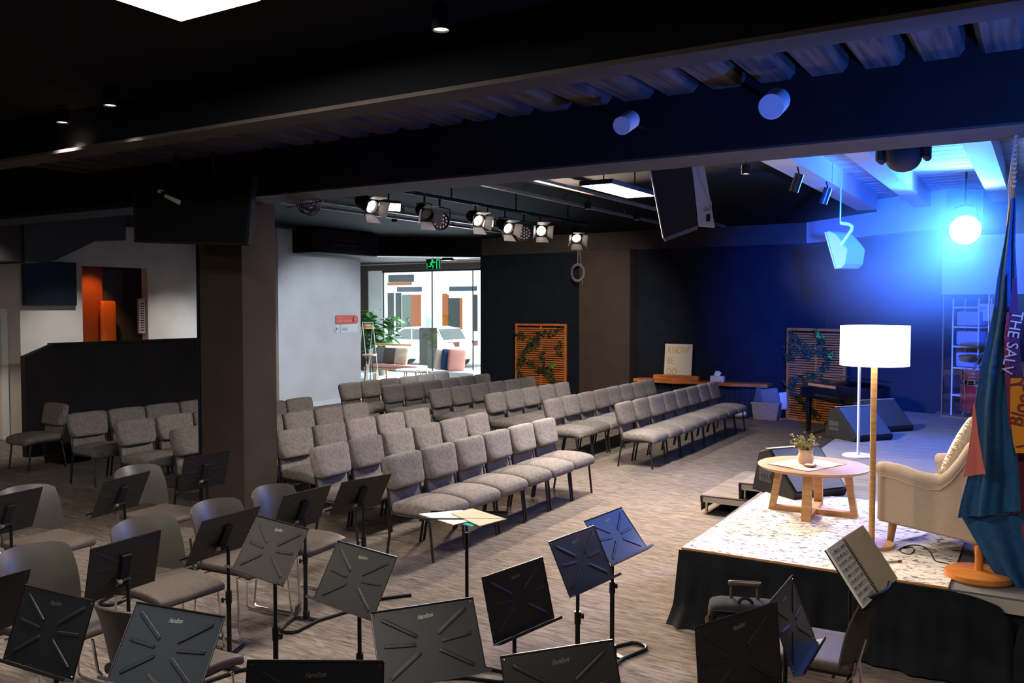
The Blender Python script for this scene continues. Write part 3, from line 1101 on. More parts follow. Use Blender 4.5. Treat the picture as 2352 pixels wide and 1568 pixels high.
# ------------------------------------------------------------------ coffee table and what lies on it
TC = (-1.575, 7.22)
TH = 0.39
t = thing('coffee_table', 'round oak coffee table with splayed slat legs on the rug', 'table', (TC[0], TC[1], SZ + 0.010), 0)
bm = nb()
lathe(bm, [(0, TH - 0.028), (0.405, TH - 0.028), (0.43, TH - 0.012), (0.43, TH - 0.003), (0.425, TH), (0, TH)], 64)
obj('table_top', bm, 'wood_table', t, smooth=True)
for k in range(4):
    a = R(4 + 90 * k)
    bm = nb()
    m4 = Matrix.Rotation(a, 4, 'Z')
    prism(bm, [(0.235, TH - 0.028), (0.285, TH - 0.028), (0.345, 0.0), (0.295, 0.0)], -0.035, 0.035, 'xz', m4)
    obj('leg', bm, 'wood', t)
for k in range(2):
    bm = nb()
    box(bm, (-0.31, -0.032, 0.0), (0.31, 0.032, 0.038 - 0.001 * k), Matrix.Rotation(R(4 + 90 * k), 4, 'Z'))
    obj('floor_rail', bm, 'wood', t)
tz = SZ + 0.010 + TH
bm = nb()
cl = [onZ(x, y, tz) for x, y in ((1766, 1066), (1850, 1051), (1941, 1067), (1858, 1083))]
rows = []
for i in range(13):
    row = []
    for k in range(9):
        u, v = i / 12, k / 8
        p = cl[0].lerp(cl[1], u).lerp(cl[3].lerp(cl[2], u), v)
        row.append((p.x, p.y, tz + 0.004 + 0.003 * math.sin(9 * u + 4 * v) ** 2))
    rows.append(row)
sheet(bm, rows, 0.003)
rn = tag(obj('table_cloth', bm, nmat('table_linen', (0.60, 0.46, 0.33), (0.74, 0.60, 0.46), (80, 80, 80), 0.95, 2), smooth=True), 'small woven cloth laid across the round oak coffee table', 'cloth')
bm = nb()
for i in range(26):
    for e in (0, 1):
        v = i / 25
        p = (cl[0].lerp(cl[3], v) if e == 0 else cl[1].lerp(cl[2], v))
        q = (cl[1] - cl[0]).normalized() * (-0.025 if e == 0 else 0.025)
        tube(bm, [(p.x, p.y, tz + 0.006), (p.x + q.x, p.y + q.y, tz + 0.003)], 0.0015, 4)
obj('fringe', bm, 'linen', rn)
pp = onZ(1850, 1066, tz)
t = thing('potted_plant', 'cream clay pot with yellow-green sprigs on the coffee table', 'plant', (pp.x, pp.y, tz + 0.008))
bm = nb()
lathe(bm, [(0, 0), (0.050, 0), (0.062, 0.02), (0.064, 0.055), (0.052, 0.085), (0.053, 0.095), (0.058, 0.112), (0.050, 0.112), (0.046, 0.09), (0, 0.085)], 28)
obj('pot', bm, mat('clay_pot', (0.60, 0.40, 0.28), 0.6), t, smooth=True)
rr = random.Random(11)
bs, bl = nb(), nb()
for k in range(34):
    a, e = rr.uniform(0, 2 * PI), rr.uniform(0.25, 1.15)
    L = rr.uniform(0.09, 0.17)
    d = Vector((math.cos(a) * math.sin(e * .8), math.sin(a) * math.sin(e * .8), math.cos(e * .8)))
    b0 = Vector((d.x * .03, d.y * .03, 0.085))
    tip = b0 + d * L
    tube(bs, [b0, b0.lerp(tip, .5) + Vector((0, 0, .01)), tip], 0.0015, 4)
    for q in range(9):
        c = b0.lerp(tip, rr.uniform(0.35, 1.05)) + Vector((rr.gauss(0, .010), rr.gauss(0, .010), rr.gauss(0, .008)))
        n = Vector((rr.gauss(0, 1), rr.gauss(0, 1), rr.gauss(0, 1))).to_track_quat('Z', 'Y').to_matrix().to_4x4()
        cushion(bl, (0.019, 0.011, 0.003), 0.0014, 2, T(*c) @ n)
obj('stems', bs, 'stem', t)
obj('leaves', bl, 'sage', t)['kind'] = 'stuff'
pp = onZ(1857, 1071, tz)
t = thing('coaster_dish', 'small wooden dish with pale inlay next to the clay pot', 'dish', (pp.x + .02, pp.y - .04, tz + 0.009))
bm = nb()
lathe(bm, [(0, 0), (0.045, 0), (0.050, 0.006), (0.050, 0.016), (0.044, 0.017), (0.042, 0.012), (0, 0.012)], 28)
obj('dish', bm, mat('walnut', (0.22, 0.10, 0.05), 0.45), t, smooth=True)
bm = nb()
lathe(bm, [(0, 0.0122), (0.040, 0.0122), (0.036, 0.016), (0, 0.016)], 24)
obj('inlay', bm, 'paper', t)

# ------------------------------------------------------------------ floor lamps
def floor_lamp(loc, label, wood, shade_r, shade_h, top, br, base_h=0.025):
    t = thing('floor_lamp', label, 'lamp', loc)
    bm = nb()
    lathe(bm, [(0, 0), (br, 0), (br, base_h - .006), (br - .006, base_h), (0, base_h)], 48)
    obj('base', bm, wood, t, smooth=True)
    bm = nb()
    tube(bm, [(0, 0, base_h), (0, 0, top - shade_h * 0.45)], 0.021 if wood == 'wood' else 0.016, 14)
    obj('pole', bm, wood, t, smooth=True)
    bm = nb()
    z0, z1 = top - shade_h, top
    lathe(bm, [(shade_r - .003, z0), (shade_r, z0), (shade_r, z1), (shade_r - .003, z1), (shade_r - .003, z0)], 56)
    for a in range(3):
        tube(bm, [(0, 0, z0 + .12), (shade_r * math.cos(a * 2.1), shade_r * math.sin(a * 2.1), z0 + .12)], 0.003, 5)
    sh = obj('lamp_shade', bm, 'shade_glow', t, smooth=True)
    bm = nb()
    lathe(bm, [(0, z0 + .05), (0.03, z0 + .07), (0.035, z0 + .10), (0.02, z0 + .14), (0, z0 + .15)], 16)
    obj('bulb', bm, 'lamp_glow', t, smooth=True)
    return t


LA = (-1.005, 6.44)
floor_lamp((LA[0], LA[1], SZ + 0.010), 'floor lamp with oak pole, round oak base and glowing white drum shade', 'wood', 0.225, 0.275, 1.532, 0.152)
lamp('floor_lamp_light', 'POINT', (LA[0], LA[1], SZ + 1.42), 18, (1.0, 0.78, 0.55), size=0.06)
floor_lamp((-1.765, 10.32, SZ), 'floor lamp with white metal pole and white disc base behind the oak lamp', mat('white_metal', (0.8, 0.8, 0.8), 0.35), 0.20, 0.26, 1.40, 0.17, 0.015)
bm = nb()
cpts = [onZ(x, y, SZ + 0.014) for x, y in ((2062, 1262), (2080, 1256), (2098, 1258), (2097, 1268), (2085, 1272), (2066, 1264), (2080, 1254), (2104, 1251), (2125, 1257), (2138, 1270), (2148, 1287), (2172, 1293), (2190, 1299))]
sm = []
for i in range(len(cpts) - 1):
    p0, p1, p2, p3 = cpts[max(i - 1, 0)], cpts[i], cpts[i + 1], cpts[min(i + 2, len(cpts) - 1)]
    for q in range(5):
        u = q / 5
        sm.append(0.5 * ((2 * p1) + (-p0 + p2) * u + (2 * p0 - 5 * p1 + 4 * p2 - p3) * u * u + (-p0 + 3 * p1 - 3 * p2 + p3) * u ** 3))
tube(bm, sm + [cpts[-1]], 0.0035, 6)
tag(obj('power_cord', bm, 'black', smooth=True), 'black lamp cord looping across the rug from the oak lamp base', 'cord')
p = onZ(2052, 1289, SZ + 0.016)
bm = nb()
mk = T(p.x, p.y, SZ + 0.017) @ Matrix.Rotation(R(38), 4, 'Z') @ Matrix.Rotation(PI / 2, 4, 'Y')
lathe(bm, [(0, -0.055), (0.006, -0.055), (0.0065, 0.03), (0, 0.03)], 10, mtx=mk)
pn = tag(obj('marker_pen', bm, mat('pen_beige', (0.55, 0.40, 0.30), 0.5)), 'marker pen lying on the rug in front of the oak lamp base', 'pen')
bm = nb()
lathe(bm, [(0, 0.03), (0.0075, 0.03), (0.0075, 0.055), (0, 0.055)], 10, mtx=mk)
obj('cap', bm, mat('pen_cap', (0.25, 0.03, 0.03), 0.4), pn)

# ------------------------------------------------------------------ armchair (local: facing +X, near side = +Y)
fd = Vector((-0.885, 0.466))
ld = Vector((-0.466, -0.885))
rearleg = Vector((-0.38, 6.31))
W2 = 0.34
o = rearleg - ld * (W2 - 0.03) - fd * 0.05
t = thing('armchair', 'beige linen armchair with sloping arms and tapered oak legs', 'armchair', (o.x, o.y, SZ + 0.0), math.atan2(fd.y, fd.x))
armprof = [(0.70, 0.165), (0.70, 0.52), (0.62, 0.535), (0.40, 0.51), (0.22, 0.515), (0.10, 0.62), (0.0, 0.80), (-0.06, 0.80), (-0.03, 0.5), (0.0, 0.30), (-0.06, 0.165)]
for s in (-1, 1):
    bm = nb()
    prism(bm, armprof, s * W2 - 0.05, s * W2 + 0.05, 'xz')
    bmesh.ops.bevel(bm, geom=bm.edges[:], offset=0.012, segments=2, affect='EDGES')
    pa = obj('arm_panel', bm, 'linen', t, smooth=True)
    bm = nb()
    path = [(0.715, 0.575), (0.66, 0.580), (0.55, 0.575), (0.42, 0.553), (0.30, 0.548), (0.22, 0.56), (0.15, 0.62), (0.08, 0.71), (0.02, 0.81), (-0.02, 0.87)]
    pts3 = [(x, s * W2, z - 0.045) for x, z in path]
    tube(bm, pts3, [0.045, 0.052, 0.053, 0.053, 0.053, 0.054, 0.055, 0.055, 0.055, 0.04], 14)
    obj('arm_roll', bm, 'linen', t, smooth=True)
    bm = nb()
    tube(bm, [(x, s * W2 + s * 0.053, z - 0.09) for x, z in path[1:-1]], 0.005, 6)
    obj('piping', bm, 'linen', pa, smooth=True)
bm = nb()
cushion(bm, (0.14, 0.66, 0.74), 0.06, 8, T(-0.03, 0, 0.62) @ Matrix.Rotation(R(-12), 4, 'Y'))
obj('backrest', bm, 'linen', t, smooth=True)
bm = nb()
box(bm, (-0.03, -W2, 0.17), (0.69, W2, 0.33), bev=0.015, seg=2)
obj('seat_base', bm, 'linen', t, smooth=True)
bm = nb()
cushion(bm, (0.64, 0.58, 0.14), 0.05, 8, T(0.38, 0, 0.38))
obj('seat_cushion', bm, 'linen', t, smooth=True)
for (x, dx) in ((0.62, 0.02), (0.02, -0.05)):
    for s in (-1, 1):
        bm = nb()
        tube(bm, [(x, s * (W2 - .03), 0.175), (x + dx, s * (W2 - .02), 0.0)], [0.030, 0.021], 12)
        obj('leg', bm, mat('armchair_leg', (0.42, 0.20, 0.085), 0.4), t, smooth=True)
cc = o + fd * 0.22 + ld * 0.02
t2 = thing('cushion', 'cream fringed cushion leaning on the back of the linen armchair', 'cushion', (cc.x, cc.y, SZ + 0.45), math.atan2(fd.y, fd.x))
M['cream_cush'] = nmat('cream_weave', (0.62, 0.52, 0.42), (0.74, 0.65, 0.55), (70, 70, 70), 0.95, 2, bump=0.3)


def pil(p, q):
    k = (1 - q.y * q.y * 0.9) * (1 - q.z * q.z * 0.9)
    return Vector((p.x * (0.25 + 0.75 * max(0, k) ** .5), p.y, p.z))


mc = T(0, 0, 0.25) @ Matrix.Rotation(R(-20), 4, 'Y') @ Matrix.Rotation(R(14), 4, 'X')
bm = nb()
cushion(bm, (0.17, 0.46, 0.44), 0.05, 10, mc, pil)
obj('cover', bm, 'cream_cush', t2, smooth=True)
bm = nb()
for k in range(60):
    for s in (-1, 1):
        u = -0.23 + 0.46 * k / 59
        p = mc @ Vector((0, u, s * 0.215))
        q = mc @ Vector((rr.uniform(-.02, .02), u + rr.uniform(-.01, .01), s * 0.245))
        tube(bm, [p, q], 0.003, 4)
        p = mc @ Vector((0, s * 0.225, u))
        q = mc @ Vector((rr.uniform(-.02, .02), s * 0.255, u + rr.uniform(-.01, .01)))
        tube(bm, [p, q], 0.003, 4)
obj('fringe', bm, 'cream_cush', t2)

# ------------------------------------------------------------------ flag on its varnished stand
FB = onZ(2248, 1328, SZ)
t = thing('flag_stand', 'varnished round wooden flag base with a brass-lit pole socket at the stage edge', 'flag stand', (FB.x, FB.y, SZ))
bm = nb()
lathe(bm, [(0, 0), (0.185, 0), (0.195, 0.012), (0.190, 0.04), (0.165, 0.052), (0, 0.056)], 56)
obj('base', bm, 'wood_flag', t, smooth=True)
bm = nb()
tube(bm, [(0, 0, 0.05), (0.0, 0, 0.2)], 0.024, 16)
obj('socket', bm, 'wood_flag', t, smooth=True)
PT = onY(2333, 330, FB.y + 0.05)
t = thing('flag', 'furled dark blue and crimson banner with yellow star on a pole', 'flag', (0, 0, 0))
bm = nb()
tube(bm, [(FB.x, FB.y, SZ + 0.06), (FB.x + .03, FB.y + .05, SZ + .6), (PT.x, PT.y + .06, PT.z)], 0.014, 10)
obj('pole', bm, 'wood_flag', t, smooth=True)
bm = nb()
q = Vector((PT.x, PT.y, PT.z))
for k in range(14):
    lathe(bm, [(0, -0.012), (0.009, -0.006), (0.011, 0), (0.009, 0.006), (0, 0.012)], 8, loc=(q.x - 0.004 * (k % 2), q.y - .01, q.z + .1 - k * 0.027))
tube(bm, [q + Vector((0, -.02, .05)), q + Vector((-0.03, -.03, -.25)), q + Vector((-0.01, -.03, -.6)), q + Vector((0.02, -.03, -.9))], 0.006, 6)
obj('cord_and_tassel', bm, mat('flag_cord', (0.35, 0.28, 0.22), 0.7), t, smooth=True)


def drape(name, prof, Y0, m, folds=4.0, amp=0.035, nx=40, ph=0.0, th=0.004):
    """prof: list of (photo y, left x, right x) along the hang; folds run down the cloth"""
    rows = []
    zs = []
    for a, b in zip(prof, prof[1:]):
        k = max(2, int(abs(b[0] - a[0]) / 16))
        for i in range(k):
            u = i / k
            zs.append([a[j] + (b[j] - a[j]) * u for j in range(min(len(a), len(b)))])
    zs.append(list(prof[-1]))
    n = len(zs)
    for j, (y, xl, xr, *rest) in enumerate(zs):
        v = j / max(1, n - 1)
        yr = rest[0] if rest else y
        L, Q = onY(xl, y, Y0), onY(xr, yr, Y0)
        row = []
        for i in range(nx + 1):
            u = i / nx
            p = L.lerp(Q, u)
            f = math.sin(u * folds * PI + ph + 0.5 * math.sin(v * 3)) + 0.35 * math.sin(u * folds * 2.3 * PI + 1 + ph + v)
            row.append((p.x, p.y + amp * f * (0.35 + 0.65 * v), p.z))
        rows.append(row)
    bm = nb()
    sheet(bm, rows, th)
    return obj(name, bm, m, t, smooth=True)


FYY = FB.y - 0.10
drape('blue_border', [(455, 2322, 2333), (560, 2306, 2331), (640, 2290, 2335), (717, 2280, 2338), (770, 2268, 2336), (850, 2250, 2330), (930, 2239, 2327), (1010, 2232, 2334), (1095, 2222, 2341), (1150, 2207, 2344), (1190, 2199, 2345, 1172)], FYY, 'flag_blue', 3.4, 0.022)
drape('lower_fold', [(1180, 2204, 2420), (1225, 2230, 2420), (1260, 2250, 2420), (1300, 2272, 2420), (1340, 2300, 2420), (1385, 2345, 2420)], FYY + 0.05, 'flag_blue', 3.5, 0.03, ph=1.0)
drape('crimson_field', [(1000, 2322, 2420), (1100, 2326, 2420), (1170, 2326, 2420), (1215, 2298, 2420), (1240, 2312, 2420), (1262, 2340, 2420)], FYY + 0.075, 'flag_crimson', 2.6, 0.018, ph=.6)
drape('salmon_corner', [(925, 2236, 2239), (1000, 2229, 2248), (1050, 2221, 2257), (1095, 2212, 2265, 1087)], FYY - 0.075, 'flag_salmon', 1.2, 0.008, nx=14)
drape('crimson_edge', [(717, 2313, 2319), (770, 2307, 2318), (850, 2308, 2318), (900, 2312, 2326), (985, 2318, 2327)], FYY - 0.060, 'flag_crimson', 0.6, 0.004, nx=8)
drape('purple_field', [(640, 2326, 2335), (717, 2318, 2338), (770, 2316, 2341), (850, 2316, 2346), (885, 2320, 2360)], FYY - 0.056, mat('flag_purple', (0.055, 0.016, 0.075), 0.85), 0.8, 0.004, nx=14, ph=.3)
drape('yellow_star', [(868, 2321, 2420, 862), (950, 2320, 2420), (1015, 2327, 2420), (1040, 2333, 2420)], FYY - 0.064, 'flag_yellow', 0.9, 0.004, ph=.2)
bl = nb()
tube(bl, [onY(2320, 884, FYY - .072), onY(2343, 880, FYY - .072), onY(2352, 868, FYY - .072)], 0.006, 5)
tube(bl, [onY(2333, 1026, FYY - .072), onY(2360, 1021, FYY - .072)], 0.004, 5)
obj('star_outline', bl, 'flag_crimson', t)


def flagtext(body, px, size, ang, m, sh=0.0):
    p = onY(px[0], px[1], FYY - 0.074)
    lettering('lettering', body, size, m, t, p, (PI / 2, R(ang), 0), 0.0015, sh)


flagtext('THE', (2331, 745), 0.085, 99, 'flag_text')
flagtext('SALV', (2318, 822), 0.085, 99, 'flag_text')
flagtext('Blood', (2345, 930), 0.105, -78, 'flag_crimson')

# ------------------------------------------------------------------ suitcase beside the skirt
p = Vector((-1.46, 4.98, 0))
t = thing('suitcase', 'black soft travel case with raised bronze pull handle by the skirt', 'suitcase', (p.x, p.y, 0), R(20))
bm = nb()
cushion(bm, (0.42, 0.24, 0.42), 0.06, 7, T(0, 0, 0.25))
obj('shell', bm, mat('case_cloth', (0.013, 0.012, 0.013), 0.9, spec=0.15), t, smooth=True)
bm = nb()
for s in (-1, 1):
    tube(bm, [(s * 0.075, 0.05, 0.44), (s * 0.075, 0.05, 0.54)], 0.010, 8)
cushion(bm, (0.19, 0.03, 0.035), 0.012, 5, T(0, 0.05, 0.545))
obj('pull_handle', bm, mat('handle_bronze', (0.16, 0.11, 0.08), 0.35, 0.7), t, smooth=True)
bm = nb()
tube(bm, arc((0, 0.45), 0.04, 0, PI, 8, 'xz', -0.04), 0.010, 8)
obj('grip', bm, 'black', t, smooth=True)
bm = nb()
tube(bm, [(-0.205, -0.09, 0.40), (-0.222, -0.09, 0.37), (-0.215, -0.10, 0.34)], 0.008, 6)
obj('zip_pull', bm, mat('zip_bronze', (0.6, 0.33, 0.15), 0.3, 0.9), t, smooth=True)
bm = nb()
tube(bm, [(-0.213, -0.122, 0.08), (-0.19, -0.118, 0.43), (0.19, -0.118, 0.43), (0.213, -0.122, 0.08)], 0.006, 6)
obj('piping', bm, 'black', t)
for x in (-0.16, 0.16):
    bm = nb()
    lathe(bm, [(0, -0.02), (0.03, -0.02), (0.03, 0.02), (0, 0.02)], 12, mtx=T(x, 0.09, 0.03) @ Matrix.Rotation(PI / 2, 4, 'Y'))
    obj('wheel', bm, 'rubber', t)

# ------------------------------------------------------------------ wedge stage monitors
def wedge(loc, rz, label, group='stage monitors'):
    t = thing('stage_monitor', label, 'monitor speaker', loc, rz, group)
    prof = [(-0.27, 0), (0.27, 0), (0.30, 0.06), (-0.06, 0.40), (-0.18, 0.36)]
    bm = nb()
    prism(bm, prof, -0.30, 0.30, 'xz')
    bmesh.ops.bevel(bm, geom=bm.edges[:], offset=0.008, segments=1, affect='EDGES')
    obj('cabinet', bm, 'speaker', t)
    a = Vector((0.30, 0, 0.06))
    b = Vector((-0.06, 0, 0.40))
    d = (b - a).normalized()
    n = Vector((d.z, 0, -d.x))
    bm = nb()
    pl = [a + d * .02, b - d * .02, b - d * .02 + n * .012, a + d * .02 + n * .012]
    prism(bm, [(v.x, v.z) for v in pl], -0.27, 0.27, 'xz')
    obj('grille', bm, 'grille', t)
    bm = nb()
    box(bm, (-0.17, -0.302, 0.10), (0.0, -0.296, 0.22))
    for k in range(4):
        lathe(bm, [(0, 0), (0.014, 0), (0.014, 0.012), (0, 0.012)], 10, mtx=T(-0.14 + k * .04, -0.302, 0.16) @ Matrix.Rotation(PI / 2, 4, 'X'))
    obj('connector_plate', bm, mat('conn_plate', (0.10, 0.10, 0.11), 0.4, 0.5), t)
    bm = nb()
    box(bm, (-0.10, -0.29, 0.398), (-0.05, 0.29, 0.404))
    obj('edge_trim', bm, mat('worn_edge', (0.45, 0.38, 0.33), 0.5), t)
    return t


wedge((-2.02, 11.75, SZ), R(-38), 'black wedge monitor on the stage carpet right under the grand piano')
wedge((-1.90, 12.75, SZ), R(-38), 'black wedge monitor standing behind another wedge, farthest from the rug')
wedge((-1.88, 8.02, SZ), R(-35), 'black wedge monitor at the rug corner behind the coffee table')

# ------------------------------------------------------------------ grand piano
t = thing('grand_piano', 'black grand piano, lid ajar, before the slatted screen by the stage', 'piano', (-2.62, 15.02, 0), R(-42))
outl = [(-0.75, -0.50), (-0.75, 0.36), (-0.2, 0.40), (0.25, 0.36), (0.55, 0.22), (0.72, 0.0), (0.76, -0.22), (0.66, -0.42), (0.45, -0.50)]
bm = nb()
prism(bm, outl, 0.64, 0.92, 'xy')
bmesh.ops.bevel(bm, geom=[e for e in bm.edges], offset=0.012, segments=2, affect='EDGES')
obj('case', bm, 'piano', t, smooth=True)
bm = nb()
prism(bm, [(x * 1.02, y * 1.02) for x, y in outl], 0, 0.018, 'xy', T(0, 0, 0.945) @ T(0, 0.40, 0) @ Matrix.Rotation(R(-8), 4, 'X') @ T(0, -0.40, 0))
obj('lid', bm, 'piano', t)
bm = nb()
box(bm, (-0.55, -0.52, 0.86), (0.15, -0.495, 0.905))
obj('fallboard', bm, 'wood_flag', t)
bm = nb()
box(bm, (-0.62, -0.62, 0.70), (-0.55, -0.50, 0.84))
box(bm, (-0.62, -0.62, 0.68), (0.40, -0.50, 0.72))
obj('key_bed', bm, 'piano', t)
for (x, y) in ((-0.66, -0.42), (-0.62, 0.28)):
    bm = nb()
    tube(bm, [(x, y, 0.66), (x, y, 0.45), (x, y, 0.07)], [0.055, 0.05, 0.036], 12)
    lg = obj('leg', bm, 'piano', t, smooth=True)
    bm = nb()
    lathe(bm, [(0, -0.012), (0.032, -0.012), (0.032, 0.012), (0, 0.012)], 12, mtx=T(x, y, 0.033) @ Matrix.Rotation(PI / 2, 4, 'X'))
    tube(bm, [(x, y, 0.03), (x, y, 0.08)], 0.02, 8)
    obj('caster', bm, 'brass', lg)

# ------------------------------------------------------------------ slatted cedar screens with ivy
def slat_screen(loc, rz, w, h, n, label, lean=0.0):
    t = thing('slat_screen', label, 'screen', loc, rz)
    ml = Matrix.Rotation(R(lean), 4, 'X')
    bm = nb()
    for s in (0, 1):
        box(bm, (s * w - (0.045 if s else 0), -0.022, 0), (s * w + (0 if s else 0.045), 0.022, h), ml)
    box(bm, (0.045, -0.022, h - 0.05), (w - 0.045, 0.022, h), ml)
    box(bm, (0.045, -0.022, 0.0), (w - 0.045, 0.022, 0.05), ml)
    box(bm, (w / 2 - 0.02, 0.006, 0.05), (w / 2 + 0.02, 0.020, h - 0.05), ml)
    obj('frame', bm, 'wood_orange', t)
    bm = nb()
    for k in range(n):
        z = 0.06 + (h - 0.13) * k / n
        box(bm, (0.045, -0.012, z), (w - 0.045, 0.006, z + (h - .13) / n * 0.62), ml)
    obj('slats', bm, 'wood_orange', t)
    bm = nb()
    box(bm, (0.0, -0.22, 0), (0.05, 0.10, 0.035))
    box(bm, (w - 0.05, -0.22, 0), (w, 0.10, 0.035))
    obj('foot', bm, 'wood_orange', t)
    return t


def ivy(label, loc, rz, runs, dens, seed, bright=()):
    rn = random.Random(seed)
    t = thing('ivy_garland', label, 'ivy', loc, rz)
    bs, bl, bb = nb(), nb(), nb()
    for run in runs:
        pts = [Vector((x, -0.045, z)) for x, z in run]
        dense = []
        for a, b in zip(pts, pts[1:]):
            for i in range(6):
                dense.append(a.lerp(b, i / 6) + Vector((rn.gauss(0, .012), rn.gauss(0, .006), rn.gauss(0, .012))))
        dense.append(pts[-1])
        tube(bs, dense, 0.005, 5)
        for p in dense:
            for _ in range(dens):
                c = p + Vector((rn.gauss(0, .045), -abs(rn.gauss(0.01, .02)), rn.gauss(0, .045)))
                m4 = T(*c) @ Euler((rn.uniform(-.7, .7) + PI / 2, rn.uniform(-.6, .6), rn.uniform(0, 6.28))).to_matrix().to_4x4() @ Matrix.Rotation(rn.uniform(0, 6.28), 4, 'Z')
                s = rn.uniform(0.020, 0.036)
                tgt = bb if any((c.x - q[0]) ** 2 + (c.z - q[1]) ** 2 < q[2] ** 2 for q in bright) else bl
                vs = [tgt.verts.new(m4 @ Vector((x * s, y * s, z * s))) for x, y, z in ((0, -1, 0), (.75, -.45, .12), (.95, .15, .2), (.4, .35, .05), (0, 1.15, -.1), (-.4, .35, .05), (-.95, .15, .2), (-.75, -.45, .12))]
                vc = tgt.verts.new(m4 @ Vector((0, 0, .0)))
                for k in range(8):
                    tgt.faces.new((vs[k], vs[(k + 1) % 8], vc))
    obj('vine', bs, 'stem', t)
    obj('leaves', bl, 'ivy', t)['kind'] = 'stuff'
    if bright:
        obj('fresh_leaves', bb, 'bright_leaf', t)['kind'] = 'stuff'
    else:
        bb.free()
    return t


p = onY(1180, 800, 17.2)
slat_screen((p.x, 17.28, 0), 0, 1.34, 1.79, 33, 'slatted cedar screen leaning on the black wall beside the glass front')
k = 1.34 / 424.0


def s1(x, y):
    return ((x - 105) * k, 1.79 - (y - 650) * k)


ivy('ivy sprays wired to the slatted screen beside the glass front, one bright green stem', (p.x, 17.28, 0), 0,
    [[s1(150, 1060), s1(150, 960), s1(190, 870), s1(240, 800), s1(290, 780), s1(300, 720), s1(390, 720), s1(480, 690)], [s1(270, 830), s1(285, 770)], [s1(340, 860), s1(350, 930), s1(400, 1010), s1(440, 1080), s1(450, 1130)],
     [s1(270, 960), s1(330, 980), s1(400, 1010), s1(425, 930)], [s1(130, 730), s1(180, 740)], [s1(470, 790), s1(480, 860)], [s1(160, 900), s1(250, 950)]], 5, 5, bright=[(*s1(425, 950), 0.09), (*s1(410, 930), 0.07)])
q = Vector((-4.245, 17.10, 0))
rz2 = math.atan2(-0.46, 1.14)
slat_screen((q.x, q.y, 0), rz2, 1.26, 1.77, 36, 'slatted cedar screen standing behind the grand piano')
k2 = 1.77 / 745.0


def s2(x, y):
    return ((x - 412) / 450.0 * 1.26, 1.77 - (y - 545) * k2)


ivy('ivy sprays trailing down the slatted screen behind the piano', (q.x, q.y, 0), rz2,
    [[s2(440, 600), s2(500, 640), s2(560, 700), s2(640, 740), s2(700, 720), s2(780, 750)], [s2(650, 570), s2(690, 620), s2(680, 680)], [s2(430, 700), s2(540, 740), s2(600, 770)], [s2(740, 740), s2(730, 830), s2(700, 870)],
     [s2(440, 1000), s2(500, 960), s2(580, 930), s2(680, 920)], [s2(460, 1010), s2(480, 1080), s2(560, 1130), s2(620, 1200), s2(670, 1230)], [s2(470, 620), s2(460, 760), s2(430, 800)], [s2(760, 1290), s2(800, 1320)]], 5, 8, bright=[(*s2(690, 590), 0.08), (*s2(770, 750), 0.06)])
# ------------------------------------------------------------------ live-edge shelf along the back wall and what stands on it
t = thing('live_edge_bench', 'long live-edge timber bench with dark curtain below, along the black wall', 'bench', (0, 0, 0))
bz = 0.665
bm = nb()
n = 40
fr, bk = [], []
for i in range(n + 1):
    x = -7.40 + (2.82) * i / n
    y = 16.93 + 0.05 * math.sin(x * 5) + 0.03 * math.sin(x * 11)
    fr.append((x, y))
    bk.append((x, 17.38))
poly = fr + bk[::-1]
prism(bm, poly, bz - 0.06, bz, 'xy')
obj('slab_top', bm, 'wood_orange', t)
rows = []
for j in range(6):
    v = j / 5
    rows.append([(-7.2 + 2.35 * i / 160, 17.14 - 0.03 * math.sin(i * 0.9) * (.5 + .5 * v), (bz - 0.06) * (1 - v) + 0.02 * v) for i in range(161)])
bm = nb()
sheet(bm, rows, 0.004)
obj('under_curtain', bm, mat('blue_black_cloth', (0.010, 0.016, 0.035), 0.9), t, smooth=True)
p = onY(1524, 866, 17.2)
bd = thing('lettered_board', 'white board hand-lettered KNOW BE DO leaning above the timber bench', 'sign board', (p.x + 0.30, 17.22, bz + 0.02))
ml = Matrix.Rotation(R(-6), 4, 'X')
bm = nb()
box(bm, (-0.30, -0.012, 0), (0.30, 0.012, 0.72), ml, bev=0.004)
obj('panel', bm, mat('board_cream', (0.62, 0.56, 0.48), 0.7), bd)
for i, wd in enumerate(('KNOW', 'BE', 'DO')):
    lettering('lettering', wd, 0.215, 'gold', bd, (-0.245, -0.017 + 0.075 * (0.585 - .24 * i) / .72, 0.585 - 0.225 * i), (PI / 2 + R(-6), 0, 0), 0.002, 0.12, 'LEFT', sx=0.66)
bm = nb()
box(bm, (-6.96, 16.99, bz), (-5.98, 17.10, bz + 0.105), bev=0.006)
pl = tag(obj('wooden_plaque', bm, 'wood_orange'), 'long engraved wooden plaque lying in front of the lettered white board', 'plaque')
rn = random.Random(4)
bm = nb()
x = -6.82
while x < -6.12:
    wl = rn.uniform(.02, .035)
    box(bm, (x, 16.988, bz + 0.045), (x + .006, 16.992, bz + 0.080))
    if rn.random() > .4:
        box(bm, (x, 16.988, bz + 0.074), (x + wl, 16.992, bz + 0.080))
    if rn.random() > .5:
        box(bm, (x, 16.988, bz + 0.045), (x + wl, 16.992, bz + 0.051))
    x += wl + rn.choice((.014, .014, .014, .05))
obj('engraving', bm, mat('burnt_mark', (0.10, 0.03, 0.012), 0.8), pl)
t = thing('tissue_box', 'white patterned tissue box on the timber bench', 'tissue box', (-5.60, 17.05, bz))
bm = nb()
box(bm, (-0.14, -0.06, 0), (0.14, 0.06, 0.125), bev=0.008)
obj('carton', bm, nmat('carton_print', (0.70, 0.62, 0.60), (0.30, 0.22, 0.2), (18, 18, 18), 0.7, 2, 0.62, 0.68), t)
bm = nb()


def tiss(p, q):
    return Vector((p.x + .015 * math.sin(p.z * 60), p.y * (1 - 0.4 * q.z), p.z + .012 * math.sin(p.x * 90)))


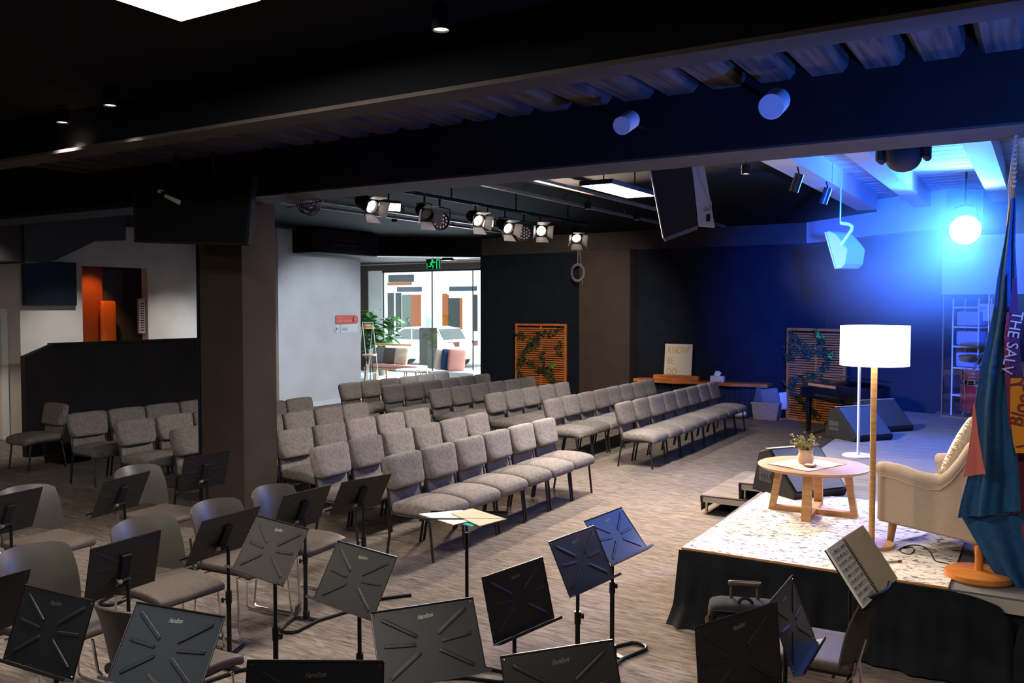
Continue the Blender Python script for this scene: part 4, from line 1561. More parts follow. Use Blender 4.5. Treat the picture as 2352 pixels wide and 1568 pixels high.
cushion(bm, (0.13, 0.05, 0.11), 0.025, 8, T(0, 0, 0.165), tiss)
obj('tissue', bm, 'white', t, smooth=True)
t = thing('wicker_basket', 'square wicker basket holding cushions beside the slatted screen', 'basket', (-4.56, 16.88, 0))
bm = nb()
prism(bm, [(-0.22, 0), (0.22, 0), (0.265, 0.32), (-0.265, 0.32)], -0.16, 0.16, 'xz')
bmesh.ops.bevel(bm, geom=bm.edges[:], offset=0.015, segments=2, affect='EDGES')
obj('body', bm, nmat('wicker', (0.20, 0.13, 0.07), (0.36, 0.25, 0.14), (60, 60, 90), 0.8, 2, bump=.5), t)
bm = nb()
tube(bm, [(-0.265, -0.165, 0.32), (0.265, -0.165, 0.32), (0.265, 0.165, 0.32), (-0.265, 0.165, 0.32)], 0.014, 6, closed=True)
obj('rim', bm, 'wood', t)


def pillow(name, loc, rot, size, m, label, group=None):
    bm = nb()
    cushion(bm, size, min(size) * .32, 8, None, lambda p, q: Vector((p.x, p.y * (0.3 + 0.7 * max(0, (1 - q.x ** 2 * .9) * (1 - q.z ** 2 * .9)) ** .5), p.z)))
    return tag(obj(name, bm, m, smooth=True, loc=loc, rot=rot), label, 'cushion', group)


M['grey_cush'] = nmat('grey_cushion', (0.12, 0.12, 0.13), (0.18, 0.18, 0.19), (40, 40, 40), 0.9, 2)
pillow('cushion', (-4.66, 16.88, 0.42), (R(12), R(14), 0), (0.30, 0.12, 0.36), mat('slate_cush', (0.07, 0.09, 0.12), 0.9), 'dark slate cushion upright in the wicker basket')
pillow('cushion', (-4.49, 16.84, 0.43), (R(6), R(-8), 0), (0.34, 0.12, 0.36), 'grey_cush', 'grey-brown cushion in the front of the wicker basket')
pillow('cushion', (-4.31, 16.98, 0.36), (R(6), R(-4), R(40)), (0.22, 0.10, 0.34), 'cream_cush', 'cream cushion squeezed between wicker basket rim and screen')
pillow('cushion', (-5.15, 16.8, 0.075), (R(78), 0, R(10)), (0.44, 0.17, 0.40), 'cream_cush', 'cream cushion lying on the floor under the end of the timber bench')

# ------------------------------------------------------------------ drum booth at the back of the stage
t = thing('drum_shield', 'clear acrylic drum screen panels standing at the back of the stage', 'screen', (-1.33, 14.72, SZ), 0)
dirs = [(0, 0), (0.62, -0.30), (1.30, -0.55), (2.0, -0.75)]
for (x0, y0), (x1, y1) in zip(dirs, dirs[1:]):
    L = math.hypot(x1 - x0, y1 - y0)
    m4 = T(x0, y0, 0) @ Matrix.Rotation(math.atan2(y1 - y0, x1 - x0), 4, 'Z')
    bm = nb()
    box(bm, (0.012, -0.004, 0.03), (L - 0.012, 0.004, 1.83), m4)
    obj('acrylic_panel', bm, 'acrylic', t)
    bm = nb()
    box(bm, (0, -0.012, 0), (0.012, 0.012, 1.85), m4)
    box(bm, (0, -0.02, 0), (L, 0.02, 0.03), m4)
    obj('panel_frame', bm, 'alu', t)
bm = nb()
p = Vector((-1.33, 14.72))
box(bm, (-1.36, 14.74, 2.36), (0.9, 14.80, 3.24))
struct('trim_8', bm, mat('pelmet', (0.42, 0.43, 0.46), 0.8))
t = thing('drum_kit', 'red drum kit with chrome hoops behind the clear screen', 'drums', (-0.95, 14.72, SZ))
for (x, y, z, r, h, nm) in ((0.10, 0.10, 0.10, 0.22, 0.40, 'floor_tom'), (0.06, 0.02, 0.58, 0.17, 0.15, 'snare_drum'), (0.62, 0.2, 0.02, 0.30, 0.5, 'bass_drum')):
    bm = nb()
    lathe(bm, [(0, 0), (r, 0), (r, h), (0, h)], 28, (x, y, z))
    dr = obj(nm, bm, 'red_drum', t, smooth=True)
    bm = nb()
    for zz in (z, z + h * .33, z + h * .66, z + h):
        lathe(bm, [(r, -0.008), (r + .012, -0.008), (r + .012, 0.008), (r, 0.008), (r, -0.008)], 28, (x, y, zz))
    for a in range(8):
        tube(bm, [(x + (r + .012) * math.cos(a * PI / 4), y + (r + .012) * math.sin(a * PI / 4), z), (x + (r + .012) * math.cos(a * PI / 4), y + (r + .012) * math.sin(a * PI / 4), z + h)], 0.006, 5)
    obj('hoops', bm, 'chrome', dr, smooth=True)
bm = nb()
for a in range(3):
    tube(bm, [(0.06, 0.02, 0.35), (0.06 + .25 * math.cos(a * 2.1 + .4), 0.02 + .25 * math.sin(a * 2.1 + .4), 0.0)], 0.010, 6)
tube(bm, [(0.06, 0.02, 0.05), (0.06, 0.02, 0.58)], 0.012, 6)
tube(bm, [(-0.10, -0.05, 0.0), (-0.02, -0.05, 0.6), (0.16, -0.12, 1.0)], 0.010, 6)
obj('stand', bm, 'chrome', t, smooth=True)
for (x, y, z, r) in ((0.05, -0.05, 1.12, 0.2), (0.02, 0.0, 0.93, 0.19)):
    bm = nb()
    lathe(bm, [(0, 0.02), (0.04, 0.018), (r, 0), (r, -0.003), (0, 0.012)], 28, mtx=T(x, y, z) @ Matrix.Rotation(R(8), 4, 'X'))
    obj('cymbal', bm, 'brass', t, smooth=True)
t = thing('reflection_rack', 'white rack and blocks standing in for reflections in the acrylic drum screen', 'reflection stand-in', (-1.22, 15.02, SZ), R(-30))  # modelled rack stands in for white reflections in the acrylic
bm = nb()
for s in (0, 0.42):
    tube(bm, [(s, 0, 0), (s, 0, 1.8)], 0.012, 8)
    tube(bm, [(s, 0.3, 0), (s, 0.3, 1.8)], 0.012, 8)
obj('posts', bm, 'white', t)
for z in (0.3, 0.72, 1.05, 1.35, 1.65):
    bm = nb()
    box(bm, (-0.01, -0.01, z), (0.43, 0.31, z + .025), bev=.004)
    obj('shelf', bm, 'white', t)
for z in (0.75, 1.08, 1.38):
    bm = nb()
    cushion(bm, (0.36, 0.24, 0.22), 0.03, 5, T(0.21, 0.15, z + .115))
    obj('bin', bm, mat('bin_%d' % int(z * 100), (0.35, 0.40, 0.50), 0.6), t, smooth=True)
p = onZ(2188, 946, SZ)
t = thing('practice_amp', 'small pale wedge-shaped amplifier on the floor inside the acrylic drum screen', 'amplifier', (p.x + .08, p.y + .12, SZ), R(-30))
bm = nb()
prism(bm, [(-0.16, 0), (0.16, 0), (0.10, 0.3), (-0.16, 0.3)], -0.15, 0.15, 'xz')
obj('cabinet', bm, mat('amp_grey', (0.30, 0.28, 0.27), 0.6), t)
bm = nb()
prism(bm, [(0.162, 0.02), (0.172, 0.02), (0.112, 0.28), (0.102, 0.28)], -0.13, 0.13, 'xz')
obj('grille', bm, 'grille', t)
p = onY(2262, 717, 14.9)
bm = nb()
box(bm, (p.x - .10, 14.95, p.z - .13), (p.x + .12, 14.97, p.z + .13), bev=.004)
tag(obj('notice_sheet', bm, 'paper'), 'white sheet hanging high behind the acrylic drum screen', 'notice')

# ------------------------------------------------------------------ ceiling lights
def panel_light(loc, rz, sx, sy, label, energy, col=WHITE):
    t = thing('panel_light', label, 'ceiling light', loc, rz, 'flat ceiling panels')
    bm = nb()
    box(bm, (-sx / 2 - .02, -sy / 2 - .02, 0.0), (sx / 2 + .02, sy / 2 + .02, 0.05), bev=.004)
    for q in (-1, 1):
        tube(bm, [(0, q * sy * .35, .04), (0, q * sy * .35, (3.75 if loc[1] < 5.7 else 3.8) - loc[2])], .008, 6)
    obj('housing', bm, 'black', t)
    bm = nb()
    box(bm, (-sx / 2, -sy / 2, -0.004), (sx / 2, sy / 2, 0.002))
    obj('diffuser', bm, 'panel_glow', t)
    lamp('panel_light_glow', 'AREA', (loc[0], loc[1], loc[2] - 0.02), energy, col, (loc[0], loc[1], 0), sx, sy=sy)
    return t


panel_light((-3.65, 2.77, 3.69), 0, 0.60, 0.62, 'bright square ceiling panel cut by the top edge of the picture', 130)
panel_light((-4.20, 9.22, 3.50), 0, 0.36, 1.22, 'bright oblong ceiling panel beside the hanging loudspeaker', 330)
panel_light((-9.8, 0.7, 3.69), 0, 0.60, 0.62, 'added unseen ceiling panel over the far end of the room behind the camera', 85, WARM)  # unseen warm panel, added for the sheen on the stand desks
panel_light((-6.3, -2.3, 3.69), 0, 0.60, 0.62, 'added unseen ceiling panel nearest the wall behind the camera', 75, (0.72, 0.82, 1.0))  # unseen cool panel, added for the bluish sheen on a stand desk
panel_light((0.9, 1.4, 3.69), 0, 0.60, 0.62, 'added unseen ceiling panel above the orchestra beside the stage', 65)  # unseen panel, added to brighten the score pages and armchair side


def downlight(loc, label, energy, target=None, r=0.05, ang=95, hang=0.10, col=WHITE):
    t = thing('downlight', label, 'ceiling light', loc, 0, 'can downlights')
    top = (3.75 if loc[1] < 5.7 else 3.8) - loc[2]
    if loc[0] > -2.5 and loc[1] > 6.2:
        top = 3.98 - loc[2]
    bm = nb()
    lathe(bm, [(0, hang), (r * .95, hang), (r, hang * .9), (r, 0), (r * .86, 0), (r * .84, 0.02), (0, 0.025)], 20)
    obj('can', bm, 'black', t, smooth=True)
    bm = nb()
    tube(bm, [(0, 0, hang * .95), (0, 0, max(top, hang + .01))], 0.008, 6)
    obj('stem', bm, 'black', t)
    bm = nb()
    lathe(bm, [(0, 0.010), (r * .80, 0.010), (r * .80, 0.018), (0, 0.018)], 20)
    obj('lens', bm, 'lamp_glow', t)
    if energy:
        lamp('downlight_glow', 'SPOT', (loc[0], loc[1], loc[2] - .01), energy, col, target or (loc[0], loc[1], 0), size=r, angle=ang, blend=.8)
    return t


for (x, y, z, e, lab) in ((1013, 70, 3.62, 70, 'ceiling downlight alone in the black ceiling between the two big panels'),
                          (253, 243, 3.62, 230, 'brighter ceiling downlight of the pair above the hanging screen'),
                          (143, 282, 3.62, 260, 'ceiling downlight of the pair nearer the picture edge, tilted'),
                          (1713, 400, 3.58, 120, 'black can downlight with lit mouth beside the blue-lit stage beams'),
                          (906, 510, 3.66, 260, 'small can downlight under the rail by the stage lamps'),
                          (1350, 480, 3.66, 260, 'small can downlight on the ceiling rail beneath the oblong panel'),
                          (1462, 505, 3.66, 260, 'small can downlight farthest back near the hanging loudspeaker')):
    p = onZ(x, y, z)
    downlight((p.x, p.y, z), lab, e)
for (x, y, lab) in ((1823, 440, 'unlit black can light tilted under the first stage beam'), (1890, 468, 'unlit small can light at the end of the stage beam')):
    p = onZ(x, y, 3.45)
    t = thing('can_light', lab, 'ceiling light', (p.x, p.y, 3.45), 0, 'unlit can lights')
    bm = nb()
    mt = Matrix.Rotation(R(18), 4, 'Y')
    lathe(bm, [(0, 0.20), (0.05, 0.20), (0.05, 0), (0.043, 0), (0.04, 0.04), (0, 0.04)], 18, mtx=mt)
    obj('can', bm, mat('can_grey', (0.06, 0.06, 0.065), 0.35, .5), t, smooth=True)
    bm = nb()
    tube(bm, [mt @ Vector((0, 0, .19)), (0.03, 0, .30), (0.03, 0, .54)], 0.008, 6)
    obj('stem', bm, 'black', t)
# ceiling rails over the hall
for i, (pa, pb, lab) in enumerate((((1140, 428), (1345, 482), 'slim ceiling rail passing beneath the oblong panel light'), ((1205, 408), (1500, 482), 'slim ceiling rail nearest the hanging loudspeaker'),
                                   ((700, 455), (985, 505), 'slim ceiling rail behind the stage lamps'), ((720, 470), (1000, 520), 'slim ceiling rail nearest the white wall'))):
    a, b = onZ(*pa, 3.70), onZ(*pb, 3.70)
    bm = nb()
    x = (a.x + b.x) / 2
    box(bm, (x - .03, 6.25, 3.70), (x + .03, 16.5, 3.74))
    for k in range(5):
        box(bm, (x - .01, 7 + k * 2.2, 3.74), (x + .01, 7.02 + k * 2.2, 3.80))
    tag(obj('ceiling_rail', bm, mat('rail_grey%d' % i, (0.22, 0.19, 0.17), 0.5)), lab, 'rail')

# ------------------------------------------------------------------ stage lamps on the lighting bar
BX = -6.55
bm = nb()
tube(bm, [(BX, 7.2, 3.55), (BX, 13.1, 3.55)], 0.024, 10)
for k in range(4):
    tube(bm, [(BX, 7.6 + 1.6 * k, 3.55), (BX, 7.6 + 1.6 * k, 3.80)], 0.012, 6)
tag(obj('lighting_bar', bm, 'black_metal', smooth=True), 'long black lighting bar hung under the hall ceiling', 'lighting bar')


def aim(o, loc, tgt):
    o.rotation_euler = (Vector(tgt) - Vector(loc)).to_track_quat('X', 'Z').to_euler()


def fresnel(px, label, tgt, energy, glow=True, ang=58):
    p = onX(px[0], px[1], BX)
    t = thing('fresnel_lamp', label, 'stage lamp', p, 0, 'stage lamps on the bar')
    aim(t, p, tgt)
    bm = nb()
    lathe(bm, [(0, -0.15), (0.07, -0.14), (0.085, -0.08), (0.085, 0.10), (0.075, 0.10), (0.072, 0.06), (0, 0.055)], 22, mtx=Matrix.Rotation(PI / 2, 4, 'Y'))
    obj('housing', bm, 'black', t, smooth=True)
    bm = nb()
    lathe(bm, [(0, 0.075), (0.04, 0.072), (0.070, 0.062), (0, 0.06)], 22, mtx=Matrix.Rotation(PI / 2, 4, 'Y'))
    obj('lens', bm, 'lamp_glow' if glow else 'glass', t, smooth=True)
    for (a, dz) in ((0, 1), (180, -1), (90, 0), (270, 0)):
        bm = nb()
        m4 = Matrix.Rotation(R(a), 4, 'X') @ T(0.10, 0, 0.088) @ Matrix.Rotation(R(-32), 4, 'Y')
        prism(bm, [(0, -0.075), (0.12, -0.10), (0.12, 0.10), (0, 0.075)], -0.0015, 0.0015, 'xy', m4)
        obj('barn_door', bm, mat('barn_paint', (0.30, 0.27, 0.25), 0.5) if 'barn' not in M else M['barn'], t)
    bm = nb()
    inv = t.rotation_euler.to_matrix().inverted()
    up = inv @ Vector((0, 0, 3.55 - p.z))
    tube(bm, [(0, 0.095, 0), up * .5 + Vector((0, .095, 0)), up * .55, up * .5 + Vector((0, -.095, 0)), (0, -0.095, 0)], 0.008, 6)
    tube(bm, [up * .5, up], 0.012, 6)
    obj('yoke', bm, 'black', t)
    if energy:
        q = p + (Vector(tgt) - p).normalized() * 0.10
        lamp('fresnel_glow', 'SPOT', q, energy, (1.0, 0.80, 0.60), tgt, size=0.06, angle=ang, blend=.6)
    return t


M['barn'] = mat('barn_paint', (0.30, 0.27, 0.25), 0.5)
fresnel((843, 468), 'lit stage lamp with barn doors, nearest the big beam', (-1.3, 6.6, 0.9), 850)
fresnel((975, 488), 'unlit stage lamp with a lit barn-door flap beside the first round panel lamp', (-2.0, 6.0, 0.9), 0, False)
fresnel((1092, 502), 'lit stage lamp with barn doors in the middle of the bar', (-1.3, 7.2, 0.9), 850)
fresnel((1160, 520), 'lit stage lamp with glowing curved edge beside the second round panel lamp', (-1.0, 8.0, 0.9), 750)
fresnel((1240, 528), 'brightest flaring stage lamp on the bar', (-0.7, 5.6, 1.2), 1400, ang=75)
fresnel((1322, 542), 'small lit stage lamp at the far end of the bar, above the cable coil', (-3.0, 8.5, 0.3), 700)
for px, lab in (((893, 474), 'lit oblong floodlight behind the first stage lamp'), ((1120, 512), 'small lit floodlight between two stage lamps')):
    p = onX(px[0], px[1], BX)
    t = thing('floodlight', lab, 'stage lamp', p, 0, 'stage lamps on the bar')
    aim(t, p, (-2.0, 5.0, 1.6))
    w2 = 0.13 if px[0] < 1000 else 0.07
    bm = nb()
    box(bm, (-0.07, -w2 - .015, -0.06), (0.03, w2 + .015, 0.06), bev=.006)
    inv = t.rotation_euler.to_matrix().inverted()
    tube(bm, [(-.02, 0, 0), inv @ Vector((0, 0, 3.55 - p.z))], 0.010, 6)
    obj('housing', bm, 'black', t)
    bm = nb()
    box(bm, (0.03, -w2, -0.042), (0.036, w2, 0.042))
    obj('lens', bm, 'lamp_glow', t)
for px, lab in (((1010, 507), 'large round LED par lamp with a dotted face on the bar'), ((1203, 535), 'smaller round LED par lamp with a dotted face on the bar')):
    p = onX(px[0], px[1], BX)
    t = thing('par_lamp', lab, 'stage lamp', p, 0, 'stage lamps on the bar')
    aim(t, p, (0.5, 3.0, 1.9))
    bm = nb()
    lathe(bm, [(0, -0.14), (0.09, -0.12), (0.12, -0.04), (0.12, 0.05), (0.11, 0.05), (0.108, 0.03), (0, 0.03)], 24, mtx=Matrix.Rotation(PI / 2, 4, 'Y'))
    obj('housing', bm, 'speaker', t, smooth=True)
    bm = nb()
    for ring, nn in ((0, 1), (0.04, 6), (0.08, 12)):
        for k in range(nn):
            a = 2 * PI * k / nn
            lathe(bm, [(0, 0.042), (0.010, 0.040), (0.013, 0.032), (0, 0.03)], 8, mtx=Matrix.Rotation(PI / 2, 4, 'Y') @ T(ring * math.cos(a), ring * math.sin(a), 0))
    obj('led_lens', bm, mat('led_lens', (0.75, 0.70, 0.65), 0.15, .4), t)
    inv = t.rotation_euler.to_matrix().inverted()
    up = inv @ Vector((0, 0, 3.55 - p.z))
    bm = nb()
    tube(bm, [(0, .135, 0), up * .5 + Vector((0, .135, 0)), up * .6, up * .5 + Vector((0, -.135, 0)), (0, -.135, 0)], 0.01, 6)
    tube(bm, [up * .55, up], 0.014, 6)
    obj('yoke', bm, 'black', t)

# blue-lit can lights on the big beam
for (x, y, lab, s) in ((1778, 238, 'large blue-lit cylinder light on the beam face', 1.0), (1438, 282, 'smaller blue-lit cylinder light behind cable straps on the beam face', .8)):
    p = onY(x, y, 5.42)
    t = thing('beam_spot', lab, 'stage lamp', p, 0, 'cylinder lights on the beam')
    t.rotation_euler = (Vector((-0.034, 0.917, 0.40))).to_track_quat('Z', 'Y').to_euler()
    bm = nb()
    r = 0.078 * s
    lathe(bm, [(0, -0.085), (r * .97, -0.085), (r, -0.080), (r, 0.095), (0, 0.095)], 32)
    obj('can', bm, mat('can_white%d' % x, (0.55, 0.55, 0.58), 0.4), t, smooth=True)
    bm = nb()
    iv = t.rotation_euler.to_matrix().inverted()
    tube(bm, [(0, 0, .0), iv @ Vector((0, 0.12, .02)), iv @ Vector((0, 0.31, .02))], 0.012, 6)
    obj('bracket', bm, 'black', t)

# moving head under the beam
p = onY(2075, 348, 6.5)
t = thing('moving_head', 'black moving-head stage light hanging under the big beam', 'stage lamp', (p.x, p.y, 3.33))
bm = nb()
box(bm, (-0.17, -0.13, 0.0), (0.17, 0.13, 0.10), bev=.01)
tube(bm, [(-.05, 0, .10), (-.05, 0, .5)], 0.012, 6)
tube(bm, [(.05, 0, .10), (.05, 0, .5)], 0.012, 6)
obj('mount', bm, 'speaker', t)
bm = nb()
for s in (-1, 1):
    box(bm, (s * .145 - .025, -0.07, -0.17), (s * .145 + .025, 0.07, 0.02), bev=.015)
obj('yoke_arm', bm, 'speaker', t)
bm = nb()
cushion(bm, (0.24, 0.26, 0.24), 0.115, 8, T(0, 0, -0.12))
obj('head', bm, 'speaker', t, smooth=True)
for s, nm in ((1, 'x'),):
    bm = nb()
    tube(bm, [onY(2015, 310, 6.22) - p + Vector((0, 0, p.z - 3.33)), onY(2046, 350, 6.26) - p + Vector((0, 0, p.z - 3.33))], 0.018, 6)
    obj('clamp', bm, 'black', t)

# blue spotlight facing the hall
bp = onY(2217, 528, 13.2)
t = thing('blue_spotlight', 'dazzling blue-white spotlight above the drum screen', 'stage lamp', bp)
aim(t, bp, (0, 0, 2.0))
bm = nb()
lathe(bm, [(0, -0.26), (0.12, -0.24), (0.19, -0.10), (0.20, 0.0), (0, 0)], 32, mtx=Matrix.Rotation(PI / 2, 4, 'Y'))
obj('housing', bm, 'speaker', t, smooth=True)
bm = nb()
lathe(bm, [(0, 0.05), (0.10, 0.042), (0.17, 0.02), (0.19, 0.003), (0, 0.002)], 32, mtx=Matrix.Rotation(PI / 2, 4, 'Y'))
obj('lens', bm, 'blue_glow', t, smooth=True)  # lens made oversize to stand in for the lamp's bloom
iv = t.rotation_euler.to_matrix().inverted()
bm = nb()
tube(bm, [(-.05, .17, 0), iv @ Vector((0, 0, .3)) + Vector((0, .12, 0)), iv @ Vector((0, 0, .34)), iv @ Vector((0, 0, .3)) - Vector((0, .12, 0)), (-.05, -.17, 0)], 0.012, 6)
tube(bm, [iv @ Vector((0, 0, .32)), iv @ Vector((0, 0, 3.98 - bp.z))], 0.016, 6)
obj('yoke', bm, 'black', t)
fwd = (Vector((0, 0, 2.0)) - bp).normalized()
lamp('blue_spot_glow', 'SPOT', bp + fwd * .06, 1500, (0.015, 0.13, 1.0), (-1.5, 10.2, 0.8), size=0.10, angle=92, blend=.9)
lamp('blue_up_glow', 'SPOT', bp + fwd * .06 + Vector((0, -.1, 0.05)), 1500, (0.03, 0.20, 1.0), (-0.9, 11.0, 4.2), size=0.08, angle=120, blend=.9)
lamp('blue_front_wash', 'SPOT', (1.2, 4.5, 1.6), 800, (0.03, 0.16, 1.0), (-0.6, 5.6, 3.5), size=0.10, angle=84, blend=.9)  # unseen spot without a fixture, aimed up to tint the near beam
lamp('moving_head_glow', 'SPOT', (p.x, p.y + .2, 2.98), 15000, (0.003, 0.09, 1.0), (-2.4, 15.7, 2.3), size=0.06, angle=36, blend=.9)
lamp('moving_head_floor', 'SPOT', (p.x, p.y + .2, 2.98), 1700, (0.05, 0.15, 1.0), (-0.9, 11.3, 0.5), size=0.06, angle=28, blend=.8)
lamp('rug_key_unseen', 'SPOT', (0.3, 10.6, 3.6), 1700, (0.62, 0.62, 1.0), (-1.40, 7.05, 0.5), size=0.08, angle=27, blend=.45)  # unseen spot without a fixture, added for the bright patch on the rug
lamp('back_wall_wash', 'SPOT', (BX, 12.8, 3.4), 900, (1.0, 0.86, 0.70), (-9.3, 17.3, 1.0), size=0.08, angle=72, blend=.8)  # added spot without a fixture, brightens the back wall and screen
lamp('hall_wall_wash', 'SPOT', (BX, 12.4, 3.4), 1500, (0.72, 0.83, 1.0), (-13.6, 14.2, 0.9), size=0.08, angle=40, blend=.6)  # added spot without a fixture, brightens the white hall wall

# ------------------------------------------------------------------ hanging loudspeakers
t = thing('hanging_speaker', 'large black loudspeaker hung from the ceiling, tilted towards the rows', 'speaker', (0, 0, 0))
Yc = 8.6
P0, P1, P2, P3 = onY(1495, 380, Yc), onY(1527, 547, Yc), onY(1604, 518, Yc), onY(1590, 380, Yc)
bm = nb()
A = [bm.verts.new(p + Vector((0, -0.02, 0))) for p in (P0, P1, P2, P3)]
off = Vector((-0.155, 0.42, 0))
B = [bm.verts.new(p + off) for p in (P0, P1, P2, P3)]
bm.faces.new(A)
bm.faces.new(B[::-1])
for i in range(4):
    bm.faces.new((A[i], B[i], B[(i + 1) % 4], A[(i + 1) % 4]))
obj('cabinet', bm, 'speaker', t)
bm = nb()
dd = (P1 - P0).normalized()
tube(bm, [P0 + Vector((-.01, -0.02, 0)), P1 + Vector((-.01, -0.02, 0))], 0.006, 6)
A = [bm.verts.new(p) for p in (P0 + Vector((-.012, -.02, 0)), P1 + Vector((-.012, -.02, 0)), P1 + off + Vector((-.012, 0, 0)), P0 + off + Vector((-.012, 0, 0)))]
B = [bm.verts.new(v.co + Vector((.010, 0, 0))) for v in A]
bm.faces.new(A)
bm.faces.new(B[::-1])
for i in range(4):
    bm.faces.new((A[i], B[i], B[(i + 1) % 4], A[(i + 1) % 4]))
obj('front_grille', bm, mat('baffle_edge', (0.42, 0.36, 0.32), 0.5), t)
R0, R1, R2, R3 = onY(1590, 380, Yc - .03), onY(1604, 518, Yc - .03), onY(1642, 522, Yc - .03), onY(1618, 380, Yc - .03)
bm = nb()
A = [bm.verts.new(p) for p in (R0, R1, R2, R3)]
B = [bm.verts.new(p + Vector((-0.025, .07, 0))) for p in (R0, R1, R2, R3)]
bm.faces.new(A)
bm.faces.new(B[::-1])
for i in range(4):
    bm.faces.new((A[i], B[i], B[(i + 1) % 4], A[(i + 1) % 4]))
rp = obj('rear_panel', bm, mat('rear_panel', (0.42, 0.43, 0.46), 0.5), t)
bm = nb()
e = Vector((0, -.012, 0))
tube(bm, [onY(1604, 380, Yc - .03) + e, onY(1612, 415, Yc - .03) + e, onY(1622, 440, Yc - .03) + e, onY(1634, 465, Yc - .03) + e, onY(1634, 482, Yc - .03) + e, onY(1618, 486, Yc - .03) + e, onY(1622, 478, Yc - .03) + e], 0.007, 6)
obj('cable', bm, mat('cable_grey', (0.4, 0.4, 0.42), 0.5), rp)
bm = nb()
a, b = onY(1623, 492, Yc - .04), onY(1631, 508, Yc - .04)
box(bm, (a.x, a.y - .006, b.z), (b.x, a.y + .006, a.z), bev=.003)
obj('socket', bm, 'black', rp)
bm = nb()
tube(bm, [P3 + Vector((-.1, .1, 0)), P3 + Vector((-.1, .1, 3.8 - P3.z))], 0.02, 8)
tube(bm, [P0 + Vector((.1, .2, -.02)), P0 + Vector((.1, .2, 3.8 - P0.z))], 0.02, 8)
obj('hanger', bm, 'black', t)

t = thing('wall_speaker', 'pale wedge-shaped loudspeaker on a bent bracket in the blue haze', 'speaker', (0, 0, 0))
Yc = 11.6
po = [onY(x, y, Yc) for x, y in ((1897, 533), (1905, 531), (1918, 537), (1938, 560), (1946, 572), (1941, 605), (1932, 615), (1921, 617))]
bm = nb()
A = [bm.verts.new(p) for p in po]
B = [bm.verts.new(p + Vector((.16, .30, 0))) for p in po]
bm.faces.new(A)
bm.faces.new(B[::-1])
for i in range(len(po)):
    bm.faces.new((A[i], B[i], B[(i + 1) % len(po)], A[(i + 1) % len(po)]))
obj('cabinet', bm, mat('speaker_pale', (0.42, 0.44, 0.48), 0.6), t)
bm = nb()
tube(bm, [po[0] + Vector((-.01, -.005, 0)), po[-1] + Vector((-.01, -.005, 0))], 0.010, 6)
obj('grille_edge', bm, mat('grille_edge', (0.6, 0.55, 0.5), 0.5), t)
bm = nb()
br = [onY(x, y, Yc - .03) for x, y in ((1932, 563), (1944, 545), (1956, 528), (1957, 520), (1950, 515), (1930, 512))]
tube(bm, br, 0.022, 8)
tube(bm, [br[-1], br[-1] + Vector((0, 0, .12)), Vector((br[-1].x, br[-1].y, 3.98))], 0.009, 8)
obj('bracket', bm, 'white', t, smooth=True)

# ------------------------------------------------------------------ hanging screen by the dark column
t = thing('hanging_tv', 'dark television hung from the beam before the column, with two paper strips stuck on', 'television', (0, 0, 0))
q = [onY(303, 398, 5.45), onY(582, 402, 5.45), onY(570, 562, 5.35), onY(308, 555, 5.35)]
nrm = (q[1] - q[0]).cross(q[3] - q[0]).normalized()
if nrm.y > 0:
    nrm = -nrm
bm = nb()
A = [bm.verts.new(p) for p in q]
B = [bm.verts.new(p - nrm * 0.05) for p in q]
bm.faces.new(A)
bm.faces.new(B[::-1])
for i in range(4):
    bm.faces.new((A[i], B[i], B[(i + 1) % 4], A[(i + 1) % 4]))
obj('housing', bm, 'black', t)
cen = (q[0] + q[1] + q[2] + q[3]) / 4
bm = nb()
A = [bm.verts.new(cen + (p - cen) * 0.955 + nrm * .002) for p in q]
B = [bm.verts.new(cen + (p - cen) * 0.955 - nrm * .004) for p in q]
bm.faces.new(A)
bm.faces.new(B[::-1])
for i in range(4):
    bm.faces.new((A[i], B[i], B[(i + 1) % 4], A[(i + 1) % 4]))
obj('screen', bm, mat('tv_screen', (0.008, 0.0075, 0.008), 0.9, spec=0.08), t)


def onP(x, y):
    d = ray(x, y)
    return EY + d * ((q[0] - EY).dot(nrm) / d.dot(nrm))


for k, ps in enumerate((((361, 441), (366, 434), (421, 454), (418, 462)), ((377, 452), (382, 446), (417, 461), (414, 471)))):
    bm = nb()
    A = [bm.verts.new(onP(x, y) + nrm * (.004 + .003 * k)) for x, y in ps]
    B = [bm.verts.new(onP(x, y) + nrm * (.0015 + .003 * k)) for x, y in ps]
    bm.faces.new(A)
    bm.faces.new(B[::-1])
    for i in range(4):
        bm.faces.new((A[i], B[i], B[(i + 1) % 4], A[(i + 1) % 4]))
    obj('paper_strip', bm, 'paper', t)
bm = nb()
for u in (.35, .65):
    p = q[0].lerp(q[1], u) - nrm * .06
    tube(bm, [p + Vector((0, 0, -.3)), p, Vector((p.x, p.y, 3.75))], 0.02, 8)
obj('ceiling_mount', bm, 'black', t)
